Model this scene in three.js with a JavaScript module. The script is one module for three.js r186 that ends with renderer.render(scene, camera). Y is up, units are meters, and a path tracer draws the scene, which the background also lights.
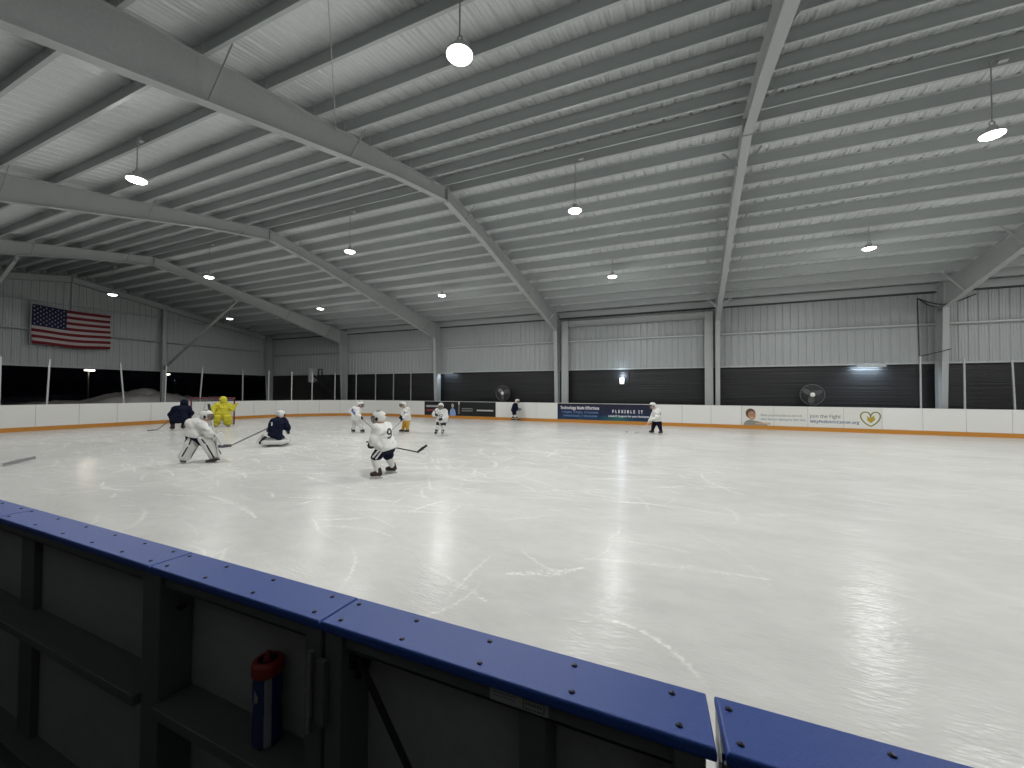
import * as THREE from 'three';
import { mergeGeometries } from 'three/addons/utils/BufferGeometryUtils.js';
import { RoundedBoxGeometry } from 'three/addons/geometries/RoundedBoxGeometry.js';
import { DecalGeometry } from 'three/addons/geometries/DecalGeometry.js';
import { RectAreaLightUniformsLib } from 'three/addons/lights/RectAreaLightUniformsLib.js';

// ---------------------------------------------------------------- camera, night sky, exposure
// World: x along the rink (flag wall at -x), y up, the far boards at -z. Most builders take a depth d = -z.
const scene = new THREE.Scene();
const camera = new THREE.PerspectiveCamera(87.145, 4 / 3, 0.05, 200);
camera.position.set(0, 1.658, 0);
camera.rotation.order = 'YXZ';
camera.rotation.set(0.0204, 0.4157, 0.0042);
scene.background = new THREE.Color(0x010102);              // winter night outside the open end
const renderer = new THREE.WebGLRenderer({ antialias: true });
renderer.toneMapping = THREE.LinearToneMapping;
renderer.toneMappingExposure = 1.05;
renderer.shadowMap.enabled = true;
RectAreaLightUniformsLib.init();
const LAMP_PANEL = 530, LAMP_SPILL = 2.1;                  // each high bay lamp: its face, and what leaves its dome sideways
const LAMP_COLOR = new THREE.Color(1.0, 0.995, 0.98);

// ---------------------------------------------------------------- the plan of the hall (metres)
const FRAME_X = [-31.73, -23.49, -15.25, -7.01, 1.24, 9.48, 17.72, 25.96];
const BAY = 8.2415, RIDGE = 10.64, NEAR_WALL = -1.37, FAR_WALL = 22.65;
const TOP = d => 8.05 - 0.1667 * Math.abs(d - RIDGE);      // upper edge of the rafters
const ROOF = d => TOP(d) + 0.285;                          // underside of the roof sheets
const RINK = { x0: -24.45, x1: 18.5, d0: 0.88, d1: 21.72, r: 6 };
const BOARD_H = 1.07;

// ---------------------------------------------------------------- helpers
let seed = 12345;
const rnd = () => { seed = (seed * 1664525 + 1013904223) >>> 0; return seed / 4294967296; };
const rr = (a, b) => a + (b - a) * rnd();
const used = {};
function numbered(n) { if (!(n in used)) { used[n] = 0; return n; } return n + '_' + String(++used[n]).padStart(3, '0'); }
const V = (x, y, d) => new THREE.Vector3(x, y, -d);
function shade(o) { o.traverse(m => { if (m.isMesh) { m.castShadow = true; m.receiveShadow = true; } }); return o; }
function part(name, geo, mat, parent) { const m = new THREE.Mesh(geo, mat); m.name = name; m.castShadow = m.receiveShadow = true; parent.add(m); return m; }
function thing(name, label, category, pos = [0, 0, 0], group, kind) {
  const g = new THREE.Group(); g.name = numbered(name); g.position.set(pos[0], pos[1], -pos[2]);
  g.userData = { label, category }; if (group) g.userData.group = group; if (kind) g.userData.kind = kind;
  scene.add(g); return g;
}
function single(name, geo, mat, label, category, pos = [0, 0, 0], group, kind) {
  const m = new THREE.Mesh(geo, mat); m.name = numbered(name); m.position.set(pos[0], pos[1], -pos[2]);
  m.castShadow = m.receiveShadow = true;
  m.userData = { label, category }; if (group) m.userData.group = group; if (kind) m.userData.kind = kind;
  scene.add(m); return m;
}
// box between two corners, depth given as d
function box(x0, x1, y0, y1, d0, d1) {
  const g = new THREE.BoxGeometry(Math.abs(x1 - x0), Math.abs(y1 - y0), Math.abs(d1 - d0));
  g.translate((x0 + x1) / 2, (y0 + y1) / 2, -(d0 + d1) / 2); return g;
}
function rbox(x0, x1, y0, y1, d0, d1, r = 0.008, s = 3) {
  const g = new RoundedBoxGeometry(Math.abs(x1 - x0), Math.abs(y1 - y0), Math.abs(d1 - d0), s, r);
  g.translate((x0 + x1) / 2, (y0 + y1) / 2, -(d0 + d1) / 2); return g;
}
// rectangular bar from a to b (Vector3), w across, h along 'up'
function bar(a, b, w, h, up = new THREE.Vector3(0, 1, 0)) {
  const dir = b.clone().sub(a), L = dir.length(); dir.normalize();
  let x = new THREE.Vector3().crossVectors(up, dir); if (x.lengthSq() < 1e-6) x.set(1, 0, 0); x.normalize();
  const y = new THREE.Vector3().crossVectors(dir, x);
  const g = new THREE.BoxGeometry(w, h, L);
  g.applyMatrix4(new THREE.Matrix4().makeBasis(x, y, dir).setPosition(a.clone().add(b).multiplyScalar(0.5))); return g;
}
function rod(a, b, r, seg = 8, r2 = r) {
  const dir = b.clone().sub(a), L = dir.length();
  const g = new THREE.CylinderGeometry(r2, r, L, seg);
  g.applyQuaternion(new THREE.Quaternion().setFromUnitVectors(new THREE.Vector3(0, 1, 0), dir.normalize()));
  g.translate((a.x + b.x) / 2, (a.y + b.y) / 2, (a.z + b.z) / 2); return g;
}
const merge = list => mergeGeometries(list.map(g => { const n = g.index ? g.toNonIndexed() : g; for (const k of Object.keys(n.attributes)) if (!['position', 'normal', 'uv'].includes(k)) n.deleteAttribute(k); if (!n.attributes.uv) n.setAttribute('uv', new THREE.BufferAttribute(new Float32Array(n.attributes.position.count * 2), 2)); return n; }));
// flat shaded triangles from a list of [a,b,c] points
function tris(list) {
  const p = new Float32Array(list.length * 9), uv = new Float32Array(list.length * 6);
  list.forEach((t, i) => t.forEach((v, k) => { p.set([v.x, v.y, v.z], i * 9 + k * 3); uv.set([v.x - v.z, v.y], i * 6 + k * 2); }));
  const g = new THREE.BufferGeometry(); g.setAttribute('position', new THREE.BufferAttribute(p, 3)); g.setAttribute('uv', new THREE.BufferAttribute(uv, 2));
  g.computeVertexNormals(); return g;
}
// prism: polygon of [d, y] points carried from x0 to x1
function prismX(poly, x0, x1) {
  let a = 0; poly.forEach(([p, q], i) => { const [r, s] = poly[(i + 1) % poly.length]; a += (-p) * s - (-r) * q; });
  const pl = a < 0 ? [...poly].reverse() : poly;            // counter-clockwise in (z, y)
  const f = THREE.ShapeUtils.triangulateShape(pl.map(([d, y]) => new THREE.Vector2(-d, y)), []);
  const T = [], lo = Math.min(x0, x1), hi = Math.max(x0, x1);
  for (const [i, j, k] of f) {
    const q = x => [i, j, k].map(n => V(x, pl[n][1], pl[n][0]));
    const A = q(lo), B = q(hi); T.push(A); T.push([B[0], B[2], B[1]]);
  }
  pl.forEach(([d, y], i) => { const [e, w] = pl[(i + 1) % pl.length]; const a0 = V(lo, y, d), b0 = V(lo, w, e), a1 = V(hi, y, d), b1 = V(hi, w, e); T.push([a0, a1, b0]); T.push([b0, a1, b1]); });
  return tris(T);
}
// ---------------------------------------------------------------- textures
function noise2(n, s) {                                     // tiling value noise lattice
  const v = new Float32Array(n * n); let q = s >>> 0;
  for (let i = 0; i < n * n; i++) { q = (q * 1664525 + 1013904223) >>> 0; v[i] = q / 4294967296; }
  return (x, y) => { const xi = Math.floor(x), yi = Math.floor(y), fx = x - xi, fy = y - yi, sx = fx * fx * (3 - 2 * fx), sy = fy * fy * (3 - 2 * fy); const at = (a, b) => v[((b % n + n) % n) * n + ((a % n + n) % n)]; return (at(xi, yi) * (1 - sx) + at(xi + 1, yi) * sx) * (1 - sy) + (at(xi, yi + 1) * (1 - sx) + at(xi + 1, yi + 1) * sx) * sy; };
}
function dataTex(w, h, fn, srgb, rx = 1, ry = 1) {
  const a = new Uint8Array(w * h * 4);
  for (let y = 0; y < h; y++) for (let x = 0; x < w; x++) { const c = fn(x / w, y / h), i = (y * w + x) * 4; const C = Array.isArray(c) ? c : [c, c, c]; a[i] = C[0] * 255; a[i + 1] = C[1] * 255; a[i + 2] = C[2] * 255; a[i + 3] = 255; }
  const t = new THREE.DataTexture(a, w, h); t.wrapS = t.wrapT = THREE.RepeatWrapping; t.magFilter = THREE.LinearFilter; t.minFilter = THREE.LinearMipmapLinearFilter; t.generateMipmaps = true; if (srgb) t.colorSpace = THREE.SRGBColorSpace; t.repeat.set(rx, ry); t.needsUpdate = true; return t;
}
function canvasTex(w, h, draw) { const c = document.createElement('canvas'); c.width = w; c.height = h; draw(c.getContext('2d'), w, h); const t = new THREE.CanvasTexture(c); t.colorSpace = THREE.SRGBColorSpace; t.anisotropy = 8; return t; }
const std = (color, roughness = 0.6, metalness = 0, extra = {}) => new THREE.MeshStandardMaterial({ color, roughness, metalness, ...extra });
const lin = (r, g, b) => new THREE.Color().setRGB(r, g, b);

const nA = noise2(32, 7), nB = noise2(64, 99), nC = noise2(128, 5), nD = noise2(256, 31);
const speckle = dataTex(256, 256, (u, v) => { const k = 0.92 + 0.035 * nA(u * 32, v * 32) + 0.04 * nC(u * 128, v * 128); return [k, k, k]; }, true);
const M = {};
M.sheet = std(lin(0.60, 0.63, 0.63), 0.4, 0.2);
M.siding = std(lin(0.37, 0.395, 0.40), 0.45, 0.15);
M.purlin = std(lin(0.43, 0.46, 0.46), 0.5, 0.15);
M.steel = std(lin(0.41, 0.435, 0.43), 0.5, 0.0, { map: speckle });
M.gable = std(lin(0.42, 0.445, 0.445), 0.5, 0.1);
M.trim = std(lin(0.42, 0.45, 0.45), 0.45, 0.1);
M.eave = std(lin(0.05, 0.055, 0.055), 0.6);
M.deck = std(lin(0.3, 0.3, 0.3), 0.8);
M.black = std(lin(0.012, 0.013, 0.014), 0.5);
M.blackRough = std(lin(0.012, 0.012, 0.013), 0.8);
M.galv = std(lin(0.5, 0.52, 0.52), 0.35, 0.6);
M.white = std(lin(0.78, 0.78, 0.755), 0.35);
M.kick = std(lin(0.55, 0.235, 0.03), 0.45);
M.blue = std(lin(0.022, 0.085, 0.41), 0.45, 0, { map: dataTex(256, 256, (u, v) => { const k = 0.82 + 0.12 * nD(u * 256, v * 256) + 0.06 * nB(u * 64, v * 64); return [k, k, k]; }, true, 6, 6), bumpMap: dataTex(256, 256, (u, v) => nD(u * 256, v * 256), false, 8, 8), bumpScale: 0.0004 });
M.concrete = std(lin(0.10, 0.10, 0.10), 0.9, 0, { map: speckle });
M.glassMat = new THREE.MeshPhysicalMaterial({ color: 0xffffff, roughness: 0.0, transmission: 1, thickness: 0, ior: 1.1 });
M.snow = std(lin(0.72, 0.74, 0.78), 0.9);

// ---------------------------------------------------------------- ice and slab
{
  // scuffed skating ice: skate cuts and shaved snow over a milky sheet, one map for the whole rink, busiest toward the goal
  const W = 2048, H = 1024, LX = RINK.x1 - RINK.x0, LD = RINK.d1 - RINK.d0, ice = new Float32Array(W * H);
  for (let y = 0; y < H; y++) for (let x = 0; x < W; x++) {
    const u = x / W * LX, v = y / H * LD;
    ice[y * W + x] = 0.832 + (nA(u * 0.8 + 9, v * 1.1 + 9) - 0.5) * 0.035 + (nB(u * 2.2 + 3 * nA(u * 0.7, v * 0.7), v * 4.5) - 0.5) * 0.03 + (nC(u * 9, v * 20) - 0.5) * 0.022;
  }
  const put = (x, y, k) => { x = Math.round(x); y = Math.round(y); if (x < 0 || y < 0 || x >= W || y >= H) return; const i = y * W + x; ice[i] += k * (1 - ice[i]) ; };
  const spot = () => { for (;;) { const x = rnd(), y = rnd(); if (rnd() < (0.035 + 0.965 * Math.max(0, Math.min(1, (0.62 - x) / 0.3))) * (0.08 + 0.92 * Math.max(0, Math.min(1, (y - 0.1) * 3.5)))) return [x * W, y * H]; } };
  for (let n = 0; n < 7500; n++) {                          // skate strokes
    let [x, y] = spot(), a = rr(-0.7, 0.7) + (rnd() < 0.35 ? rr(-1.5, 1.5) : 0), bend = rr(-0.03, 0.03); const L = rr(10, 62), k = rr(0.15, 0.6), wide = rnd() < 0.3 ? rr(1.5, 3) : 0.8;
    for (let s = 0; s < L; s += 0.7) { x += 0.7 * Math.cos(a); y += 0.7 * Math.sin(a); a += bend * 0.7; const f = Math.sin(Math.PI * s / L); for (let q = 0; q < wide; q++) put(x + (rnd() - 0.5) * wide, y + (rnd() - 0.5) * wide, k * f * rr(0.4, 1)); }
  }
  for (let n = 0; n < 1300; n++) {                           // shaved snow and rubbed patches
    const [x, y] = spot(), a = rr(-0.5, 0.5) + (rnd() < 0.25 ? rr(-1.2, 1.2) : 0), L = rr(8, 46), Wd = rr(1.5, 6), k = rr(0.07, 0.3), bend = rr(-0.008, 0.008);
    for (let q = 0; q < L * Wd * 2; q++) { const s = rr(-L, L), t = (rnd() + rnd() - 1) * Wd * (1 - Math.abs(s) / L) + bend * s * s; put(x + Math.cos(a) * s - Math.sin(a) * t, y + Math.sin(a) * s + Math.cos(a) * t, k); }
  }
  const col = dataTex(W, H, (u, v) => { const k = Math.min(0.97, ice[Math.floor(v * H) * W + Math.floor(u * W)]); return [k, k * 0.998, k * 0.982]; }, true, 1 / LX, 1 / LD);
  col.offset.set(-RINK.x0 / LX, -RINK.d0 / LD);
  const bmp = dataTex(1024, 1024, (u, v) => 0.25 * nC(u * 64, v * 256 % 128) + 0.4 * nB(u * 32, v * 64) + 0.35 * nD(u * 128, v * 512 % 256), false, 1 / 5, 1 / 5);
  M.ice = new THREE.MeshPhysicalMaterial({ color: 0xffffff, map: col, roughness: 0.22, bumpMap: bmp, bumpScale: 0.003, ior: 1.15 });
  const { x0, x1, d0, d1, r } = RINK, s = new THREE.Shape();
  s.moveTo(x0 + r, d0); s.lineTo(x1 - r, d0); s.absarc(x1 - r, d0 + r, r, -Math.PI / 2, 0); s.lineTo(x1, d1 - r); s.absarc(x1 - r, d1 - r, r, 0, Math.PI / 2); s.lineTo(x0 + r, d1); s.absarc(x0 + r, d1 - r, r, Math.PI / 2, Math.PI); s.lineTo(x0, d0 + r); s.absarc(x0 + r, d0 + r, r, Math.PI, Math.PI * 1.5);
  const g = new THREE.ExtrudeGeometry(s, { depth: 0.03, bevelEnabled: false, curveSegments: 24 });
  g.rotateX(-Math.PI / 2); g.translate(0, -0.03, 0);
  single('floor_ice', g, M.ice, 'white scuffed ice sheet of the rink inside the boards', 'ice', [0, 0, 0], null, 'structure');
  single('floor', box(-32.4, 26.6, -0.25, -0.031, -2, 23.2), M.concrete, 'dark slab around the rink behind the boards', 'floor', [0, 0, 0], null, 'structure');
}

// ---------------------------------------------------------------- ribbed sheets, roof, walls
// profile across one ribbed sheet: [along, rise] with a tall rib every 0.305 m and two small ones between
function ribProfile(width, n) {
  const P = [], m = width / n;
  for (let k = 0; k < n; k++) for (const [a, h] of [[0, 0], [0.028, 0.032], [0.062, 0.032], [0.09, 0], [0.135, 0], [0.143, 0.011], [0.157, 0.011], [0.165, 0], [0.225, 0], [0.233, 0.011], [0.247, 0.011], [0.255, 0]]) P.push([k * m + a * m / 0.305, h]);
  P.push([width, 0]); return P;
}
function sheetGeo(profile, at0, at1) {                      // at0/at1: (along, rise) -> Vector3 at the sheet's two ends
  const T = [];
  for (let i = 0; i + 1 < profile.length; i++) { const a = at0(...profile[i]), b = at0(...profile[i + 1]), c = at1(...profile[i]), e = at1(...profile[i + 1]); T.push([a, b, c]); T.push([b, e, c]); }
  return tris(T);
}
const SHEET_W = 0.9157, X_LEFT = -32.05, X_RIGHT = 26.2;
{
  const c = thing('ceiling', 'grey ribbed metal roof on rows of steel purlins', 'roof', [0, 0, 0], null, 'structure');
  const prof = ribProfile(SHEET_W, 3), cosS = 1 / Math.hypot(1, 0.1667);
  for (const side of [-1, 1]) {                             // -1 the slope over the camera, 1 the far slope
    const eave = side < 0 ? NEAR_WALL - 0.35 : FAR_WALL + 0.35;
    const g = sheetGeo(prof, (a, h) => V(a, ROOF(RIDGE) + h, RIDGE), (a, h) => V(a, ROOF(eave) + h, eave));
    const n = Math.ceil((X_RIGHT - X_LEFT) / SHEET_W);
    for (let i = 0; i < n; i++) part('roof_sheet', g, M.sheet, c).position.x = X_LEFT + i * SHEET_W;
    part('roof_deck', prismX([[RIDGE, ROOF(RIDGE) + 0.06], [eave, ROOF(eave) + 0.06], [eave, ROOF(eave) + 0.16], [RIDGE, ROOF(RIDGE) + 0.16]], X_LEFT - 0.2, X_RIGHT + 0.6), M.deck, c);
    // cold formed Z purlins, closer together near the ridge, one length in each bay
    const offs = []; for (let k = 0; k < 7; k++) offs.push(0.2 + k * 0.768); for (let k = 1; k <= 6; k++) offs.push(0.2 + 6 * 0.768 + k * 1.035);
    for (const o of offs) {
      const d = RIDGE + side * o, yb = TOP(d), yt = ROOF(d), t = 0.004, f = 0.066, s = side;
      // lower flange to the eave with a lip, upper flange to the ridge
      const poly = [[d, yb], [d + s * f, yb - 0.1667 * f], [d + s * f, yb - 0.1667 * f + 0.02], [d + s * (f - t), yb - 0.1667 * f + 0.02], [d + s * (f - t), yb - 0.1667 * f + t], [d + s * t, yb + t], [d + s * t, yt], [d - s * f, yt + 0.1667 * f], [d - s * f, yt + 0.1667 * f - t], [d, yt - t]];
      const pg = prismX(poly, 0.006, BAY - 0.006);
      for (let b = 0; b < 7; b++) part('purlin', pg, M.purlin, c).position.x = FRAME_X[b];
    }
  }
  part('ridge_cap', prismX([[RIDGE - 0.25, ROOF(RIDGE - 0.25) - 0.007], [RIDGE, ROOF(RIDGE) - 0.004], [RIDGE + 0.25, ROOF(RIDGE + 0.25) - 0.007], [RIDGE, ROOF(RIDGE) - 0.007]], X_LEFT, X_RIGHT), M.purlin, c);
}
// far and near side walls: ribbed siding over a black lower wall
function sideWall(name, D, inward, label, xs) {
  const w = thing(name, label, 'wall', [0, 0, 0], null, 'structure');
  const prof = ribProfile(SHEET_W, 3), top = ROOF(D) - 0.02, bot = 3.0;
  const g = sheetGeo(prof, (a, h) => V(a, bot, D - inward * h), (a, h) => V(a, top, D - inward * h));
  const n = Math.ceil((X_RIGHT - X_LEFT) / SHEET_W);
  for (let i = 0; i < n; i++) part('siding_sheet', g, M.siding, w).position.x = X_LEFT + i * SHEET_W;
  part('siding_backing', box(X_LEFT - 0.2, X_RIGHT + 0.4, bot, top, D - inward * 0.05, D - inward * 0.14), M.deck, w);
  part('base_trim', merge([box(X_LEFT, X_RIGHT, bot - 0.07, bot + 0.015, D + inward * 0.02, D - inward * 0.14)]), M.trim, w);
  part('lower_wall', box(X_LEFT, X_RIGHT, -0.03, bot - 0.07, D - inward * 0.12, D - inward * 0.3), M.wallBlack, w);
  // eave strut, then one girt halfway up in each bay
  part('eave_strut', box(X_LEFT, X_RIGHT, TOP(D) - 0.07, TOP(D) + 0.25, D + inward * 0.01, D + inward * 0.1), M.purlin, w);
  part('eave_seal', box(X_LEFT, X_RIGHT, TOP(D) - 0.15, TOP(D) - 0.07, D + inward * 0.012, D + inward * 0.06), M.eave, w);
  for (let b = 0; b < 7; b++) {
    const y = 4.55, d0 = D + inward * 0.005, d1 = D + inward * 0.2, gx = [FRAME_X[b] + 0.11, FRAME_X[b + 1] - 0.11];
    const P = [[d0, y], [d1, y], [d1, y + 0.065], [d1 - inward * 0.004, y + 0.065], [d1 - inward * 0.004, y + 0.004], [d0 + inward * 0.004, y + 0.004], [d0 + inward * 0.004, y - 0.05], [d0, y - 0.05]];
    part('girt', prismX(P, gx[0], gx[1]), M.purlin, w);
  }
  return w;
}
M.wallBlack = std(lin(0.009, 0.0105, 0.012), 0.45, 0, { bumpMap: dataTex(512, 512, (u, v) => 0.5 * nB(u * 64, v * 192 % 64) + 0.35 * nC(u * 128, v * 128) + 0.15 * nA(u * 2, v * 32), false, 0.3, 0.6), bumpScale: 0.012, map: dataTex(256, 256, (u, v) => { const k = 0.75 + 0.25 * nB(u * 64, v * 64); return [k, k, k]; }, true, 0.4, 0.8) });
sideWall('wall_far', FAR_WALL, -1, 'far wall of grey ribbed siding above a black lower wall');
sideWall('wall_near', NEAR_WALL, 1, 'near wall of grey ribbed siding behind the walkway');

// end walls: gable of ribbed siding down to 3 m; the flag end is open to the night below
function endWall(name, X, out, label, closed) {
  const w = thing(name, label, 'wall', [0, 0, 0], null, 'structure');
  const D0 = NEAR_WALL, D1 = FAR_WALL, n = Math.round((D1 - D0) / SHEET_W), sw = (D1 - D0) / n, prof = ribProfile(sw, 3);
  for (let i = 0; i < n; i++) {
    const d0 = D0 + i * sw;
    const roofAt = a => ROOF(d0 + a) - 0.01;
    const pr = [...prof]; if (d0 < RIDGE && d0 + sw > RIDGE) { pr.push([RIDGE - d0, 0]); pr.sort((p, q) => p[0] - q[0]); }
    part('siding_sheet', sheetGeo(pr, (a, h) => V(X + out * h, 3.0, d0 + a), (a, h) => V(X + out * h, roofAt(a), d0 + a)), M.gable, w);
  }
  const core = [[D0, 3.0], [D1, 3.0], [D1, ROOF(D1)], [RIDGE, ROOF(RIDGE)], [D0, ROOF(D0)]];
  part('siding_backing', prismX(core, X + out * 0.05, X + out * 0.14), M.deck, w);
  part('base_trim', box(X - out * 0.02, X + out * 0.14, 2.93, 3.015, D0, D1), M.trim, w);
  for (const y of [4.85]) part('girt', box(X - out * 0.004, X - out * 0.2, y, y + 0.012, D0 + 0.2, D1 - 0.2), M.purlin, w), part('girt', box(X - out * 0.195, X - out * 0.2, y, y + 0.065, D0 + 0.2, D1 - 0.2), M.purlin, w);
  part('girt', box(X - out * 0.004, X - out * 0.16, 6.42, 6.44, 2.2, 19.1), M.purlin, w);
  if (closed) part('lower_wall', box(X + out * 0.05, X + out * 0.25, -0.03, 2.93, D0, D1), M.wallBlack, w);
  return w;
}
endWall('wall_left', -31.95, -1, 'gable end wall of grey ribbed siding behind the flag, open below', false);
endWall('wall_right', 26.15, 1, 'gable end wall of grey ribbed siding at the other end of the rink', true);

// ---------------------------------------------------------------- steel frames
const depthAt = o => o < 2.4 ? 0.4 : 0.4 + (o - 2.4) * 0.066;     // web depth of a rafter at distance o from the ridge
const ordinal = ['first', 'second', 'third', 'fourth', 'fifth', 'sixth', 'seventh', 'eighth'];
FRAME_X.forEach((X, n) => {
  const end = n === 0 || n === 7;
  const t = thing('steel_frame', end ? (n ? 'grey steel end frame against the plain gable wall' : 'grey steel end frame against the flag wall') : `grey tapered steel roof frame, ${ordinal[n - 1]} in from the flag wall`, 'frame', [X, 0, 0], 'steel frames of the hall');
  const H = end ? (o => 0.34) : depthAt;
  for (const s of [-1, 1]) {
    const wall = s < 0 ? NEAR_WALL : FAR_WALL, dHaunch = RIDGE + s * 11.3, dOut = wall - s * 0.05;
    const ks = [0, 2.4, 11.3], bottom = o => TOP(RIDGE + s * o) - H(o);
    const topPts = [[RIDGE, TOP(RIDGE)], [dOut, TOP(dOut)]];
    const botPts = ks.map(o => [RIDGE + s * o, bottom(o)]);
    // rafter web runs into the haunch; column web tapers down to its base
    const hy = bottom(11.3), web = [...topPts, [dOut, hy - 0.05], [dHaunch, hy - 0.05], ...botPts.slice().reverse()];
    const rafter = part('rafter', prismX(web, -0.006, 0.006), M.steel, t);
    const fl = [];
    for (let i = 0; i + 1 < botPts.length; i++) fl.push(bar(V(0, botPts[i][1], botPts[i][0]), V(0, botPts[i + 1][1], botPts[i + 1][0]), 0.2, 0.014));
    part('lower_flange', merge(fl), M.steel, rafter);
    part('upper_flange', bar(V(0, TOP(RIDGE) - 0.008, RIDGE), V(0, TOP(dOut) - 0.008, dOut), 0.2, 0.014), M.steel, rafter);
    const baseIn = s < 0 ? NEAR_WALL + 0.42 : FAR_WALL - 0.42;
    const column = part('column', prismX([[dHaunch, hy], [dOut, hy], [dOut, -0.03], [baseIn, -0.03]], -0.006, 0.006), M.steel, t);
    part('inner_flange', bar(V(0, hy, dHaunch), V(0, -0.03, baseIn), 0.2, 0.014, new THREE.Vector3(0, 0, 1)), M.steel, column);
    part('outer_flange', box(-0.1, 0.1, -0.03, TOP(dOut) - 0.02, dOut - 0.007, dOut + 0.007), M.steel, column);
    part('stiffener', bar(V(0, hy, dHaunch), V(0, TOP(dHaunch), dHaunch - s * 0.05), 0.18, 0.01, new THREE.Vector3(0, 0, 1)), M.steel, rafter);
    part('base_plate', box(-0.14, 0.14, -0.03, -0.008, baseIn - s * 0.04, dOut), M.steel, column);
    if (!end) for (const o of [1.08, 3.95, 6.85, 9.9]) for (const q of [-1, 1]) {   // flange braces up to a purlin
      if (s < 0 && q < 0) continue;
      const dd = RIDGE + s * o, low = V(q * 0.09, bottom(o) + 0.02, dd), hi = V(q * (0.12 + H(o) * 0.8), TOP(dd) + 0.03, dd);
      part('flange_brace', bar(low, hi, 0.045, 0.006, new THREE.Vector3(0, 0, 1)), M.purlin, t);
    }
  }
  part('ridge_splice', merge([box(-0.1, 0.1, TOP(RIDGE) - H(0) - 0.03, TOP(RIDGE), RIDGE - 0.016, RIDGE - 0.002), box(-0.1, 0.1, TOP(RIDGE) - H(0) - 0.03, TOP(RIDGE), RIDGE + 0.002, RIDGE + 0.016)]), M.steel, t);
});
// wind columns of the flag wall and the struts that tie them to the first frame
for (const [d, side] of [[6.33, 'near'], [14.95, 'far']]) {
  const lab = side === 'near' ? 'grey steel wind column of the flag wall on the near side of the flag' : 'grey steel wind column of the flag wall between the flag and the far corner';
  const t = thing('wind_column', lab, 'column', [-31.62, 0, d]);
  const h = TOP(d) - 0.3;
  part('web', box(-0.09, 0.09, -0.03, h, -0.005, 0.005), M.steel, t); part('flange', box(0.08, 0.092, -0.03, h, -0.09, 0.09), M.steel, t); part('flange', box(-0.092, -0.08, -0.03, h, -0.09, 0.09), M.steel, t);
  part('base_plate', box(-0.12, 0.12, -0.03, -0.012, -0.12, 0.12), M.steel, t);
  const b = thing('diagonal_brace', side === 'near' ? 'grey steel strut sloping up from the wind column on the near side of the flag' : 'long grey steel strut sloping up from the far wind column to a roof frame', 'brace', [0, 0, 0]);
  const dd = side === 'near' ? 6.37 : 14.5, foot = V(-31.38, 3.2, d), head = V(FRAME_X[1] - 0.02, 6.72, dd);
  part('strut', bar(foot, head, 0.11, 0.11), M.steel, b);
  part('foot_plate', box(-31.524, -31.3, 3.05, 3.32, d - 0.012, d + 0.012), M.steel, b);
  part('head_plate', box(FRAME_X[1] - 0.3, FRAME_X[1] - 0.02, 6.58, 6.8, dd - 0.012, dd + 0.012), M.steel, b);
}
// portal frame inside the far wall between two main columns
{
  const t = thing('portal_frame', 'grey box portal frame standing against the far wall beside two main columns', 'frame', [0, 0, 0]);
  const D0 = 22.28, D1 = 22.56;
  for (const x of [-6.55, 0.86]) {
    const c = part('column', box(x - 0.16, x + 0.16, -0.03, 5.72, D0 + 0.012, D1), M.steel, t);
    part('face_flange', rbox(x - 0.19, x + 0.19, -0.03, 5.72, D0 - 0.006, D0 + 0.012, 0.004), M.steel, c);
  }
  const b = part('beam', box(-6.36, 0.67, 5.44, 5.7, D0 + 0.08, D1 - 0.04), M.steel, t);
  part('beam_flange', box(-6.36, 0.67, 5.70, 5.715, D0, D1), M.steel, b); part('beam_flange', box(-6.36, 0.67, 5.42, 5.435, D0, D1), M.steel, b);
}
// thin conduit from the ridge of the flag wall and a cable hanging off the frame before the camera
single('conduit', rod(V(0, 6.1, 0), V(0, 7.9, 0), 0.025), M.purlin, 'thin grey conduit running down the gable above the flag', 'conduit', [-31.87, 0, 10.7]);
single('hanging_cable', rod(V(-2.75, 6.5, 2.25), V(-6.98, 7.24, 6.34), 0.008, 6), M.steel, 'thin steel cable strung under the near roof slope beside a frame', 'cable', [0, 0, 0]);

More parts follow.
